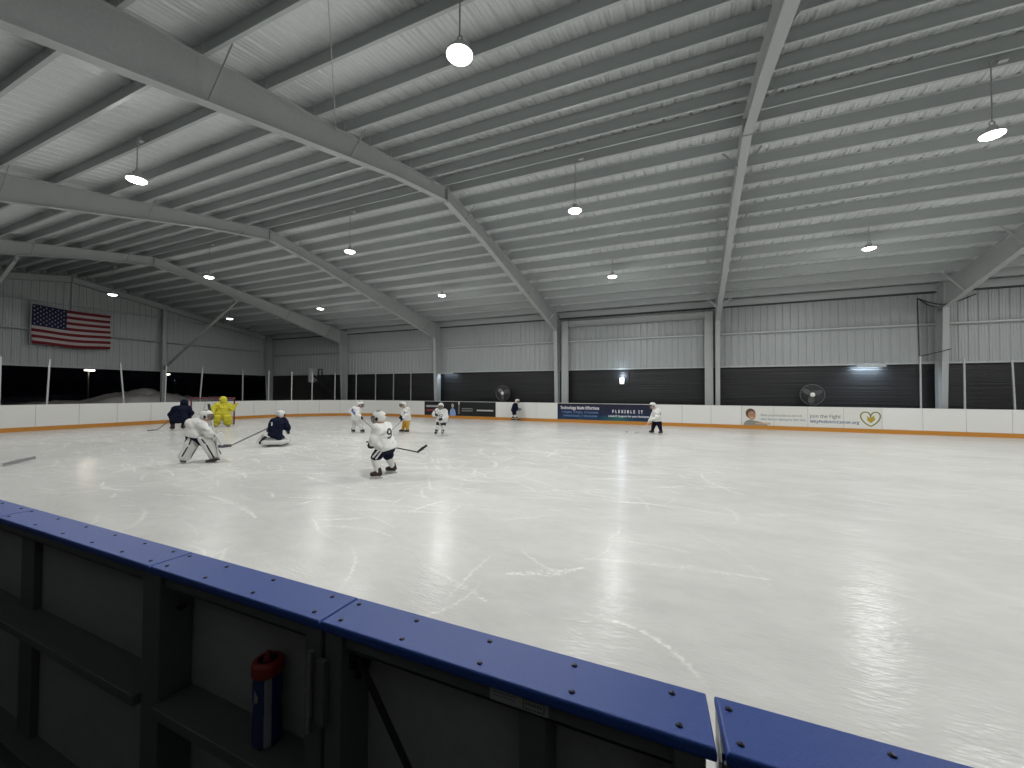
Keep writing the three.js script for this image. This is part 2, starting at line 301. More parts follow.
// ---------------------------------------------------------------- high bay lamps, three rows
{
  const lens = new THREE.MeshStandardMaterial({ color: 0xffffff, emissive: LAMP_COLOR, emissiveIntensity: 9, roughness: 0.4 });
  const housing = std(lin(0.5, 0.5, 0.5), 0.4, 0.2), cordM = std(lin(0.3, 0.3, 0.3), 0.6);
  const gh = new THREE.LatheGeometry([[0.001, 0.2], [0.05, 0.2], [0.07, 0.19], [0.075, 0.12], [0.11, 0.1], [0.17, 0.075], [0.19, 0.05], [0.19, 0.03], [0.178, 0.03]].map(p => new THREE.Vector2(...p)), 28);
  const gl = new THREE.LatheGeometry([[0.178, 0.03], [0.176, 0.015], [0.16, 0.0], [0.12, -0.012], [0.06, -0.018], [0.001, -0.02]].map(p => new THREE.Vector2(...p)), 28);
  const rows = [[4.7, 6.27, 'of the row nearest blue boards', 0.62], [10.78, 6.64, 'of the row under the ridge', 1.3], [16.65, 6.37, 'of the row toward far boards', 0.55]];
  for (const [d, y, where] of rows) for (let b = 0; b < 7; b++) {
    const x = (FRAME_X[b] + FRAME_X[b + 1]) / 2;
    const t = thing('high_bay_lamp', `white high bay lamp ${where}, ${ordinal[b]} bay from flag wall`, 'lamp', [x, y, d], 'high bay lamps under the roof');
    part('housing', gh, housing, t); part('lens', gl, lens, t);
    const py = TOP(Math.abs(d - RIDGE) < 1 ? RIDGE + 0.2 : d) - y;
    part('cord', rod(V(0, 0.3, 0), V(0, py + 0.06, 0), 0.011, 6), cordM, t);
    part('hook', new THREE.TorusGeometry(0.04, 0.01, 6, 14).translate(0, 0.255, 0), cordM, t);
    const jb = part('junction_box', rbox(0.1, 0.24, py + 0.03, py + 0.13, -0.05, 0.05, 0.012, 2), M.galv, t);
    part('whip', new THREE.TubeGeometry(new THREE.QuadraticBezierCurve3(V(0.12, py + 0.08, 0), V(0.04, py + 0.2, 0.02), V(0, py + 0.02, 0)), 8, 0.012, 6), M.galv, jb);
    const k = [0.14, 0.55, 0.9, 1, 1, 1, 1][b];          // the lamps of the flag end burn weaker
    const r = new THREE.RectAreaLight(LAMP_COLOR, LAMP_PANEL * k, 0.31, 0.31); r.name = 'lamp_light'; r.position.set(0, -0.03, 0); r.rotation.set(-Math.PI / 2, 0, 0); t.add(r);
    const p = new THREE.PointLight(LAMP_COLOR, LAMP_SPILL * k, 0, 2); p.name = 'lamp_spill'; p.position.set(0, -0.09, 0); p.shadow.radius = 3; p.castShadow = true; t.add(p);
  }
}
// ---------------------------------------------------------------- dasher boards
// path around the rink, starting on the far side at x = +12.5 and running to -x, then the flag end, the near side, the other end
function rinkPath(s) {
  const { x0, x1, d0, d1, r } = RINK, LX = x1 - x0 - 2 * r, LD = d1 - d0 - 2 * r, A = Math.PI * r / 2;
  const seg = [LX, A, LD, A, LX, A, LD, A];
  let total = 0; for (const q of seg) total += q; s = ((s % total) + total) % total;
  let i = 0; while (s > seg[i]) { s -= seg[i]; i++; }
  const P = (x, d, nx, nd) => ({ x, d, nx, nd });            // n points out of the rink
  const arc = (cx, cd, a0) => { const a = a0 + s / r; return P(cx + r * Math.cos(a), cd + r * Math.sin(a), Math.cos(a), Math.sin(a)); };
  switch (i) {
    case 0: return P(x1 - r - s, d1, 0, 1);
    case 1: return arc(x0 + r, d1 - r, Math.PI / 2);
    case 2: return P(x0, d1 - r - s, -1, 0);
    case 3: return arc(x0 + r, d0 + r, Math.PI);
    case 4: return P(x0 + r + s, d0, 0, -1);
    case 5: return arc(x1 - r, d0 + r, Math.PI * 1.5);
    case 6: return P(x1, d0 + r + s, 1, 0);
    default: return arc(x1 - r, d1 - r, 0);
  }
}
const PATH_L = 2 * (RINK.x1 - RINK.x0 - 12) + 2 * (RINK.d1 - RINK.d0 - 12) + 2 * Math.PI * 6;
// a prism along the path from s0 to s1, between heights y0,y1 and outward offsets o0,o1
function alongBoards(s0, s1, y0, y1, o0, o1) {
  const n = Math.max(1, Math.ceil((s1 - s0) / 0.35)), T = [], ring = k => { const p = rinkPath(s0 + (s1 - s0) * k / n); const q = (o, y) => V(p.x + p.nx * o, y, p.d + p.nd * o); return [q(o0, y0), q(o1, y0), q(o1, y1), q(o0, y1)]; };
  let prev = ring(0); const quad = (a, b, c, e) => { T.push([a, b, c]); T.push([a, c, e]); };
  quad(prev[0], prev[1], prev[2], prev[3]);
  for (let k = 1; k <= n; k++) { const r = ring(k); for (let j = 0; j < 4; j++) { const m = (j + 1) % 4; quad(prev[j], r[j], r[m], prev[m]); } prev = r; }
  quad(prev[3], prev[2], prev[1], prev[0]);
  return tris(T);
}
const PW = 1.285, S_FAR0 = x => RINK.x1 - RINK.r - x;       // path length of a point of the far side
const S_NEAR = x => (RINK.x1 - RINK.x0 - 12) + Math.PI * 6 + (RINK.d1 - RINK.d0 - 12) + (x - (RINK.x0 + RINK.r));
M.gapDark = std(lin(0.08, 0.08, 0.08), 0.8);
{
  const t = thing('dasher_boards', 'white rink boards with a yellow kick plate around the ice', 'boards', [0, 0, 0], null, 'structure');
  const first = S_FAR0(2.2 + 8 * PW), nearA = S_NEAR(-4.2), nearB = S_NEAR(4.2);
  const put = (a, b) => {
    const g = 0.005; part('board_panel', alongBoards(a + g, b - g, 0.005, BOARD_H - 0.02, 0, 0.013), M.white, t);
    part('kick_plate', alongBoards(a + 0.001, b - 0.001, 0.0, 0.17, -0.012, 0.0), M.kick, t);
    part('cap_rail', alongBoards(a + 0.001, b - 0.001, BOARD_H - 0.02, BOARD_H, -0.004, 0.12), M.white, t);
    part('backing', alongBoards(a, b, 0.0, BOARD_H - 0.022, 0.016, 0.09), M.gapDark, t);
  };
  for (let s = first; s < nearA - 0.02;) { const e = Math.min(s + PW, nearA); put(s, e); s = e; }
  for (let s = nearB; s < first + PATH_L - 0.02;) { const e = Math.min(s + PW, first + PATH_L); put(s, e); s = e; }
}
// advertising boards fixed to the far side
function advert(x0, x1, y0, y1, w, h, draw, label) {
  const mat = new THREE.MeshStandardMaterial({ map: canvasTex(w, h, draw), roughness: 0.35 });
  const t = thing('advertising_board', label, 'advertisement', [(x0 + x1) / 2, 0, RINK.d1 - 0.003]);
  const W = x1 - x0;
  part('printed_sheet', new THREE.PlaneGeometry(W, y1 - y0).translate(0, (y0 + y1) / 2, 0.004), mat, t);
  part('backing', box(-W / 2, W / 2, y0, y1, -0.003, 0.002), M.gapDark, t);
  return t;
}
const joints = (c, w, h, n, col) => { c.fillStyle = col; for (let i = 1; i < n; i++) c.fillRect(w * i / n - 1, 0, 2, h); };
advert(-6.795, -1.655, 0.175, BOARD_H - 0.022, 1024, 174, (c, w, h) => {
  const g = c.createLinearGradient(0, 0, 0, h); g.addColorStop(0, '#14162c'); g.addColorStop(0.55, '#141f40'); g.addColorStop(1, '#143a56'); c.fillStyle = g; c.fillRect(0, 0, w, h);
  const g2 = c.createLinearGradient(430, h, 860, h * 0.7); g2.addColorStop(0, 'rgba(30,110,110,0)'); g2.addColorStop(0.55, 'rgba(45,125,95,0.75)'); g2.addColorStop(1, 'rgba(30,80,100,0)'); c.fillStyle = g2; c.fillRect(430, h * 0.72, 430, h * 0.28);
  joints(c, w, h, 4, 'rgba(140,140,190,0.35)');
  c.fillStyle = '#f2f2f8'; c.font = 'bold 44px sans-serif'; c.textAlign = 'left'; c.fillText('Technology Made Effortless', 34, 62, 430);
  c.fillStyle = '#86b2e8'; c.font = '30px sans-serif'; c.fillText('IT Helpdesk   IT Projects   IT Procurement', 50, 104, 405); c.fillText('Technical Security   IT Infrastructure', 64, 143, 380);
  c.fillStyle = '#f4f4fa'; c.font = 'bold 44px sans-serif'; c.fillText('F L E X I B L E   I T', 600, 92, 310); c.font = 'bold 26px sans-serif'; c.fillText('Local IT Support for your Business', 560, 134, 410);
}, 'navy advertising board on the far boards reading Technology Made Effortless');
advert(-15.79, -10.65, 0.175, BOARD_H - 0.022, 1024, 174, (c, w, h) => {
  c.fillStyle = '#15171b'; c.fillRect(0, 0, w, h); joints(c, w, h, 4, 'rgba(130,130,130,0.3)');
  c.fillStyle = '#c8c8c8'; for (let i = 0; i < 9; i++) c.fillRect(30 + i * 30, 48, 22, 24); c.fillStyle = '#a5382f'; for (let i = 0; i < 5; i++) c.fillRect(34 + i * 26, 100, 19, 24);
  c.fillStyle = '#b7b2aa'; c.beginPath(); c.ellipse(425, 50, 19, 27, 0, 0, 7); c.fill(); c.fillStyle = '#8aa7d8'; c.beginPath(); c.moveTo(384, 174); c.quadraticCurveTo(378, 88, 425, 80); c.quadraticCurveTo(474, 88, 470, 174); c.fill();
  c.fillStyle = '#c9c9c9'; c.fillRect(514, 0, 6, 150); c.fillStyle = '#e0d8c8'; c.fillRect(508, 0, 18, 34);
  c.fillStyle = '#9a9a9a'; for (let i = 0; i < 14; i++) { c.fillRect(560 + i * 11, 78, 8, 12); c.fillRect(560 + i * 11, 104, 8, 12); }
  c.fillStyle = '#d0d0d0'; for (let i = 0; i < 16; i++) c.fillRect(770 + i * 14, 92, 10, 18);
}, 'black advertising board on the far boards with a portrait in a blue shirt');
advert(2.21, 7.33, 0.175, BOARD_H - 0.022, 1024, 174, (c, w, h) => {
  c.fillStyle = '#dcdcd6'; c.fillRect(0, 0, w, h); joints(c, w, h, 4, 'rgba(90,90,90,0.55)');
  // child's portrait, a generic one: hair, face, grey shirt, an arm along the lower edge
  c.fillStyle = '#8d8f88'; c.beginPath(); c.moveTo(14, 174); c.quadraticCurveTo(22, 128, 70, 124); c.quadraticCurveTo(130, 134, 200, 160); c.lineTo(210, 174); c.fill();
  c.fillStyle = '#5b4636'; c.beginPath(); c.ellipse(72, 66, 40, 46, -0.15, 0, 7); c.fill();
  c.fillStyle = '#b08468'; c.beginPath(); c.ellipse(82, 84, 30, 40, -0.1, 0, 7); c.fill(); c.fillStyle = '#f0e2d8'; c.fillRect(74, 102, 18, 5); c.fillStyle = '#3a2c24'; c.fillRect(68, 76, 8, 5); c.fillRect(92, 76, 8, 5);
  c.fillStyle = '#c2a48c'; c.fillRect(110, 150, 120, 14);
  c.fillStyle = '#5d6670'; c.font = '25px sans-serif'; c.textAlign = 'left'; c.fillText('When your kid battles so she is ill,', 152, 88, 320); c.fillStyle = '#44607e'; c.fillText('other kids are fighting for their lives.', 152, 124, 350);
  c.fillStyle = '#33383d'; c.font = '40px sans-serif'; c.fillText('Join the Fight', 528, 92, 220); c.fillStyle = '#3f5c7c'; c.font = 'bold 34px sans-serif'; c.fillText('WhyPediatricCancer.org', 528, 136, 345);
  // two ribbon loops making a heart, with a gold knot
  c.lineWidth = 9; c.strokeStyle = '#77722e'; c.beginPath(); c.moveTo(950, 152); c.bezierCurveTo(880, 118, 862, 44, 912, 34); c.bezierCurveTo(945, 30, 952, 64, 950, 84); c.bezierCurveTo(948, 64, 958, 30, 990, 34); c.bezierCurveTo(1036, 46, 1012, 122, 950, 152); c.stroke();
  c.fillStyle = '#b09a28'; c.beginPath(); c.moveTo(926, 66); c.lineTo(950, 88); c.lineTo(972, 58); c.lineTo(980, 96); c.lineTo(952, 126); c.lineTo(928, 104); c.fill();
}, 'white advertising board on the far boards reading Join the Fight');

// ---------------------------------------------------------------- stanchions and clear shields
function shield(name, label, list) {                        // list of [s, lean]; panes between neighbours
  const t = thing(name, label, 'glass shield', [0, 0, 0]);
  list.forEach(([s, lean, top = 2.95], i) => {
    const p = rinkPath(s), base = V(p.x + p.nx * 0.07, BOARD_H, p.d + p.nd * 0.07), tp = V(p.x + p.nx * 0.07 + (p.nd ? lean : 0), top, p.d + p.nd * 0.07 + (p.nx ? lean : 0));
    part('post', bar(base, tp, 0.05, 0.05, new THREE.Vector3(p.nx, 0, -p.nd)), M.galv, t);
    if (i + 1 < list.length && list[i + 1][0] - s < 4) { const a = s + 0.03, b = list[i + 1][0] - 0.03; part('pane', alongBoards(a, b, BOARD_H + 0.01, 2.9, 0.066, 0.074), M.glassMat, t); }
  });
  return t;
}
{
  const sEnd = d => (RINK.x1 - RINK.x0 - 12) + Math.PI * 3 + (RINK.d1 - RINK.r - d), arcAt = (x, d) => { const a = Math.atan2(d - (RINK.d1 - 6), x - (RINK.x0 + 6)); return (RINK.x1 - RINK.x0 - 12) + (a - Math.PI / 2) * 6; };
  shield('glass_shield', 'clear shield on steel posts along the flag end and far corner', [[S_FAR0(-16.95), 0], [S_FAR0(-18.4), 0], [arcAt(-19.8, 21.56), 0], [arcAt(-21.08, 21.1), 0], [arcAt(-22.24, 20.37), 0], [arcAt(-23.2, 19.36), 0], [arcAt(-23.84, 18.35), 0], [arcAt(-24.29, 17.1), 0], [sEnd(15.6), 0], [sEnd(13.3), 0.12], [sEnd(11.7), 0.03], [sEnd(10.07), -0.16], [sEnd(7.57), 0.05], [sEnd(6.3), 0], [sEnd(5.0), 0], [sEnd(3.6), 0], [sEnd(2.2), 0]].sort((a, b) => a[0] - b[0]));
  shield('glass_shield', 'clear shield on steel posts along the far boards right of the heart advertisement', [[S_FAR0(8.6), 0, 3.2], [S_FAR0(9.91), 0, 3.05], [S_FAR0(11.3), -0.05, 2.98], [S_FAR0(12.45), 0, 2.98]].sort((a, b) => a[0] - b[0]));
}
// black safety netting by the right hand column
{
  const t = thing('safety_net', 'black safety net sagging beside the column above the far shield', 'net', [0, 0, 0]);
  const m = std(lin(0.015, 0.015, 0.016), 0.8), A = V(8.62, 5.62, 22.0);
  const top = new THREE.CatmullRomCurve3([A, V(9.0, 5.4, 21.95), V(9.35, 5.27, 21.8), V(9.75, 5.36, 21.8), V(10.3, 5.6, 21.8)]);
  part('top_rope', new THREE.TubeGeometry(top, 40, 0.022, 6), m, t);
  part('second_rope', new THREE.TubeGeometry(new THREE.CatmullRomCurve3([A, V(8.95, 5.28, 21.9), V(9.2, 5.17, 21.84), V(9.6, 5.3, 21.84)]), 20, 0.018, 6), m, t);
  part('edge_rope', rod(A, V(8.64, 3.0, 21.95), 0.02, 6), m, t);
  part('lower_rope', new THREE.TubeGeometry(new THREE.CatmullRomCurve3([V(8.6, 3.2, 21.8), V(9.1, 3.33, 21.82), V(9.55, 3.46, 21.84)]), 20, 0.02, 6), m, t);
  const strands = [];
  for (let i = 0; i <= 22; i++) { const u = i / 60, p = top.getPoint(u); strands.push(rod(p, V(p.x + 0.02, 3.0, 21.93), 0.0022, 3)); }
  for (let j = 0; j <= 42; j++) { const y = 3.0 + j * 0.058; strands.push(rod(V(8.63, y, 21.94), V(9.36, y, 21.88), 0.0022, 3)); }
  part('mesh', merge(strands), m, t).userData.kind = 'stuff';
}
// ---------------------------------------------------------------- flag
{
  const tex = canvasTex(1900 / 2, 500, (c, w, h) => {
    for (let i = 0; i < 13; i++) { c.fillStyle = i % 2 ? '#b5acac' : '#6d121d'; c.fillRect(0, h * i / 13, w, h / 13 + 1); }
    const cw = w * 0.42, ch = h * 7 / 13; c.fillStyle = '#151b3a'; c.fillRect(0, 0, cw, ch); c.fillStyle = '#b9b9c2';
    const star = (x, y, r) => { c.beginPath(); for (let k = 0; k < 10; k++) { const a = -Math.PI / 2 + k * Math.PI / 5, q = k % 2 ? r * 0.4 : r; c.lineTo(x + q * Math.cos(a), y + q * Math.sin(a)); } c.fill(); };
    for (let r = 0; r < 9; r++) for (let k = 0; k < (r % 2 ? 5 : 6); k++) star(cw * (r % 2 ? (k + 1) / 6 : (k + 0.5) / 6), ch * (r + 1) / 10, 12);
  });
  const t = thing('national_flag', 'stars and stripes flag hung on the ribbed gable wall', 'flag', [-31.66, 0, 0]);
  const N = 60, R = 24, P = [], uv = [], I = [];
  for (let j = 0; j <= R; j++) for (let i = 0; i <= N; i++) {
    const u = i / N, v = j / R, sag = 0.22 * u * (1 - u) * 1.6;
    const topY = 6.22 - 0.10 * u - sag * 0.8, botY = 4.12 - 0.02 * u - sag * 0.75 + 0.02 * Math.sin(u * 9);
    const d = 9.12 + 3.17 * u + (v - 0.5) * (1 - u) * 0.06, y = topY + (botY - topY) * v;
    const ripple = 0.05 * Math.sin(v * 7 + u * 3) * (0.4 + u * 0.6) + 0.03 * Math.sin(u * 11 + v * 2);
    P.push(0.05 + ripple, y, -d); uv.push(u, 1 - v);
  }
  for (let j = 0; j < R; j++) for (let i = 0; i < N; i++) { const a = j * (N + 1) + i, b = a + 1, c = a + N + 1, e = c + 1; I.push(a, c, b, b, c, e); }
  const g = new THREE.BufferGeometry(); g.setAttribute('position', new THREE.Float32BufferAttribute(P, 3)); g.setAttribute('uv', new THREE.Float32BufferAttribute(uv, 2)); g.setIndex(I); g.computeVertexNormals();
  part('cloth', g, new THREE.MeshStandardMaterial({ map: tex, roughness: 0.85, side: THREE.DoubleSide }), t);
  part('heading', bar(V(0.08, 6.24, 9.11), V(0.08, 4.1, 9.06), 0.07, 0.012), std(0xd8d6d0, 0.8), t);
  for (const y of [6.2, 4.14]) part('grommet', new THREE.TorusGeometry(0.03, 0.01, 6, 12).rotateY(Math.PI / 2).translate(0.1, y, -9.09), M.galv, t);
}
// ---------------------------------------------------------------- goal
{
  const red = std(lin(0.13, 0.012, 0.025), 0.45), netM = std(lin(0.5, 0.5, 0.5), 0.8);
  const t = thing('hockey_goal', 'red pipe hockey goal with a white net at the flag end', 'goal', [-20.75, 0, 11.86]);
  const r = 0.032, w = 0.95, h = 1.31, b = -1.0;
  part('post', rod(V(0, 0, -w), V(0, h, -w), r, 12), red, t); part('post', rod(V(0, 0, w), V(0, h, w), r, 12), red, t); part('crossbar', rod(V(0, h, -w - r), V(0, h, w + r), r, 12), red, t);
  const basePts = new THREE.CatmullRomCurve3([V(0, 0.03, -w), V(-0.5, 0.03, -w - 0.15), V(b, 0.03, -0.6), V(b - 0.1, 0.03, 0), V(b, 0.03, 0.6), V(-0.5, 0.03, w + 0.15), V(0, 0.03, w)]);
  part('base_frame', new THREE.TubeGeometry(basePts, 48, 0.024, 8), netM, t);
  const topPts = new THREE.CatmullRomCurve3([V(0, h, -w), V(-0.45, h - 0.02, -0.7), V(-0.55, h - 0.02, 0), V(-0.45, h - 0.02, 0.7), V(0, h, w)]);
  part('top_frame', new THREE.TubeGeometry(topPts, 32, 0.016, 8), netM, t);
  part('rear_stay', rod(V(-0.55, h - 0.02, 0), V(b - 0.1, 0.03, 0), 0.016, 8), netM, t);
  const st = [];
  for (let i = 0; i <= 44; i++) { const u = i / 44; st.push(rod(topPts.getPoint(u), basePts.getPoint(u), 0.003, 3)); }
  for (let j = 1; j < 18; j++) { const v = j / 18; for (let i = 0; i < 22; i++) { const f = u => topPts.getPoint(u).lerp(basePts.getPoint(u), v); st.push(rod(f(i / 22), f((i + 1) / 22), 0.003, 3)); } }
  part('net', merge(st), netM, t).userData.kind = 'stuff';
}
// ---------------------------------------------------------------- fans, wall lamps, hoop along the far wall
for (const [x, lab] of [[5.05, 'large black drum fan on a stand behind the boards with the heart advertisement'], [-10.4, 'large black drum fan on a stand behind the boards near the black advertisement']]) {
  const t = thing('pedestal_fan', lab, 'fan', [x, 0, 22.26], 'fans along the black wall'), wire = std(lin(0.16, 0.165, 0.17), 0.4, 0.3), y = 1.6;
  part('stand', rod(V(0, 0, 0.12), V(0, y, 0.12), 0.03, 10), M.black, t); part('base', new THREE.CylinderGeometry(0.3, 0.32, 0.04, 20).translate(0, -0.01, -0.12), M.black, t);
  const gd = part('guard', merge([...[0.46, 0.4, 0.33, 0.26, 0.19, 0.12].map((q, i) => new THREE.TorusGeometry(q, i ? 0.004 : 0.014, 5, 40).translate(0, y, 0.09 + (0.46 - q) * 0.12)), ...Array.from({ length: 28 }, (_, k) => { const a = k / 28 * Math.PI * 2; return rod(new THREE.Vector3(0.1 * Math.cos(a), y + 0.1 * Math.sin(a), 0.135), new THREE.Vector3(0.46 * Math.cos(a), y + 0.46 * Math.sin(a), 0.09), 0.004, 4); })]), wire, t);
  part('drum', new THREE.CylinderGeometry(0.46, 0.46, 0.16, 40, 1, true).rotateX(Math.PI / 2).translate(0, y, 0), std(lin(0.03, 0.03, 0.03), 0.5, 0, { side: THREE.DoubleSide }), t);
  part('badge', new THREE.SphereGeometry(0.1, 18, 10).scale(1, 1, 0.3).translate(0, y, 0.14), std(lin(0.75, 0.75, 0.72), 0.3), gd);
  for (let k = 0; k < 3; k++) { const a = k * Math.PI * 2 / 3 + 0.4, bl = new THREE.SphereGeometry(0.17, 14, 8).scale(1, 0.75, 0.06).rotateX(0.4).translate(0.24, 0, 0).rotateZ(a).translate(0, y, 0.02); part('blade', bl, std(lin(0.12, 0.12, 0.11), 0.4), t); }
  part('motor', new THREE.CylinderGeometry(0.09, 0.09, 0.14, 16).rotateX(Math.PI / 2).translate(0, y, -0.05), M.black, t);
}
{
  const glow = new THREE.MeshStandardMaterial({ color: 0xffffff, emissive: new THREE.Color(0.85, 0.93, 1.0), emissiveIntensity: 0.65, roughness: 0.4 });
  const t = thing('wall_lamp', 'small white lit wall lamp on the black wall above the navy advertisement', 'lamp', [-3.42, 2.3, 22.72]);
  part('housing', rbox(-0.14, 0.14, -0.2, 0.2, 0.0, 0.04, 0.015), M.black, t); part('lens', rbox(-0.12, 0.12, -0.17, 0.17, -0.1, 0.01, 0.03), glow, t);
  part('conduit', box(0.28, 0.34, -0.3, 0.62, 0.0, 0.045), M.black, t);
  const p = new THREE.PointLight(0xdfeeff, 1.8, 0, 2); p.name = 'lamp_light'; p.position.set(0, 0.3, 0.24); p.shadow.radius = 5; p.castShadow = true; t.add(p);
}
for (const [x, lab, k] of [[7.25, 'slim strip light under the siding edge left of the netted column', 380], [-14.6, 'slim strip light under the siding edge beside the second column', 60]]) {
  const t = thing('strip_light', lab, 'lamp', [x, 2.9, 22.46]), glow = new THREE.MeshStandardMaterial({ color: 0xffffff, emissive: new THREE.Color(0.8, 0.9, 1), emissiveIntensity: 0.5 });
  part('housing', box(-0.5, 0.5, -0.012, 0.03, -0.03, 0.03), M.galv, t); part('lens', box(-0.48, 0.48, -0.014, -0.012, -0.02, 0.025), glow, t); part('shade', box(-0.5, 0.5, -0.07, 0.03, -0.038, -0.03), M.galv, t);
  for (const q of [-0.4, 0.4]) part('bracket', box(q - 0.02, q + 0.02, 0.03, 0.045, -0.03, 0.16), M.galv, t);
  const r = new THREE.RectAreaLight(0xd8ebff, k, 0.96, 0.05); r.name = 'lamp_light'; r.position.set(0, -0.02, 0); r.rotation.set(-Math.PI / 2, 0, 0); t.add(r);
}
{
  const t = thing('basketball_hoop', 'basketball hoop with a pale backboard on a black arm in the far corner', 'hoop', [-25.6, 0, 22.1]);
  const bb = std(lin(0.5, 0.52, 0.52), 0.4);
  part('backboard', rbox(-0.55, -0.5, 2.35, 3.4, -0.62, 0.1, 0.01), bb, t); part('bracket', merge([box(-0.06, 0.0, 2.72, 3.35, -0.2, -0.14), box(0.3, 0.36, 2.72, 3.35, -0.2, -0.14), box(-0.06, 0.36, 3.29, 3.35, -0.2, -0.14), box(-0.06, 0.36, 2.72, 2.78, -0.2, -0.14)]), M.black, t);
  part('arm', bar(V(-0.5, 2.85, -0.17), V(1.55, 1.5, -0.1), 0.12, 0.14), M.black, t); part('arm', bar(V(-0.5, 2.5, -0.17), V(1.3, 1.5, -0.1), 0.06, 0.06), M.black, t);
  part('pole', rbox(1.4, 1.56, -0.03, 1.7, -0.2, -0.04, 0.02), M.black, t); part('base', rbox(0.9, 1.85, -0.03, 0.35, -0.5, 0.2, 0.05), M.black, t);
  part('rim', new THREE.TorusGeometry(0.23, 0.012, 8, 24).rotateX(Math.PI / 2).translate(-0.8, 2.5, 0.25), std(lin(0.3, 0.06, 0.02), 0.4), t);
}
// ---------------------------------------------------------------- night outside the open end
{
  single('snowy_ground', box(-85, -32.42, -0.3, -0.06, -40, 70), M.snow, 'snow covered ground outside the open end', 'ground', [0, 0, 0], null, 'structure');
  const N = 70, R = 26, P = [], I = [];
  for (let j = 0; j <= R; j++) for (let i = 0; i <= N; i++) {
    const u = i / N, v = j / R, d = 9.5 + 17 * u, x = -44 + 8 * v;
    const hump = Math.pow(Math.sin(Math.PI * u), 0.8) * Math.pow(Math.sin(Math.PI * v), 0.7);
    P.push(x, -0.08 + 1.85 * hump * (0.85 + 0.15 * Math.sin(u * 17)) + (nA(u * 22, v * 10) - 0.5) * 0.4 * hump + (nB(u * 50, v * 24) - 0.5) * 0.2 * hump, -d);
  }
  for (let j = 0; j < R; j++) for (let i = 0; i < N; i++) { const a = j * (N + 1) + i, b = a + 1, c = a + N + 1, e = c + 1; I.push(a, c, b, b, c, e); }
  const g = new THREE.BufferGeometry(); g.setAttribute('position', new THREE.Float32BufferAttribute(P, 3)); g.setIndex(I); g.computeVertexNormals();
  const sl = thing('soffit_lamp', 'lamp under the outer face of the flag wall lighting the snow', 'lamp', [-32.215, 3.25, 15.5]);
  part('housing', rbox(-0.12, 0.12, 0, 0.1, -0.2, 0.2, 0.02), M.black, sl); part('lens', rbox(-0.1, 0.1, -0.03, 0.0, -0.17, 0.17, 0.01), new THREE.MeshStandardMaterial({ color: 0xffffff, emissive: new THREE.Color(1, 0.97, 0.9), emissiveIntensity: 3 }), sl);
  const sp = new THREE.PointLight(0xfff4e0, 9, 0, 2); sp.name = 'lamp_light'; sp.position.set(0, -0.08, 0); sp.castShadow = true; sp.shadow.radius = 3; sl.add(sp);
  single('snow_bank', g, M.snow, 'ploughed snow bank outside the open end of the hall', 'snow');
  for (const [x, y, d, lab, k] of [[-46, 3.4, 16.6, 'lit lamp on a dark pole outside beyond the snow bank below the flag', 14], [-50, 3.42, 23.9, 'small lit lamp on a dark pole outside behind the wind column', 8]]) {
    const t = thing('yard_lamp', lab, 'lamp', [x, 0, d], 'lamps outside in the dark');
    part('pole', rod(V(-0.15, -0.06, 0), V(-0.15, y + 0.1, 0), 0.05, 8), M.black, t); part('head', rbox(-0.2, 0.2, y, y + 0.1, -0.3, 0.3, 0.03), M.black, t);
    part('lens', rbox(-0.17, 0.22, y - 0.1, y, -0.27, 0.27, 0.02), new THREE.MeshStandardMaterial({ color: 0xffffff, emissive: new THREE.Color(1, 0.97, 0.82), emissiveIntensity: 5 }), t);
    const p = new THREE.PointLight(0xfff2d0, k * 0.25, 0, 2); p.name = 'lamp_light'; p.position.set(0.35, y - 0.25, 0); p.castShadow = true; p.shadow.radius = 3; t.add(p);
  }
}
// ---------------------------------------------------------------- near boards seen from behind: cap rail, frame, shelf, gate
M.frameGrey = std(lin(0.13, 0.135, 0.135), 0.5, 0.1, { map: speckle });
M.boardBack = std(lin(0.36, 0.365, 0.36), 0.55, 0, { map: speckle });
M.latchM = std(lin(0.25, 0.25, 0.25), 0.3, 0.7);
M.boltM = std(lin(0.012, 0.016, 0.045), 0.35, 0.3);
function capRail(parent, x0, x1, bolts, skew0 = 0, skew1 = 0) {
  // rounded blue plastic rail, rectangle in plan (ends may be cut at a slant), bolted in pairs
  const s = new THREE.Shape(); s.moveTo(x0 + skew0, 0.757); s.lineTo(x1 + skew1, 0.757); s.lineTo(x1, 0.892); s.lineTo(x0, 0.892); s.closePath();
  const g = new THREE.ExtrudeGeometry(s, { depth: 0.008, bevelEnabled: true, bevelThickness: 0.008, bevelSize: 0.006, bevelOffset: -0.006, bevelSegments: 4 });
  g.rotateX(-Math.PI / 2); g.translate(0, BOARD_H - 0.016, 0);
  const rail = part('cap_rail', g, M.blue, parent);
  const head = new THREE.LatheGeometry([[0, 0.0035], [0.0035, 0.0034], [0.005, 0.0024], [0.0066, 0], [0.0066, -0.002]].map(p => new THREE.Vector2(...p)), 12);
  for (const [bx, bd] of bolts) { const b = part('bolt', head, M.boltM, rail); b.position.set(bx, BOARD_H, -bd); }
}
const pairs = (xs, a = 0.0, near = 0.785, far = 0.862) => xs.flatMap(x => [[x, near], [x + a, far]]);
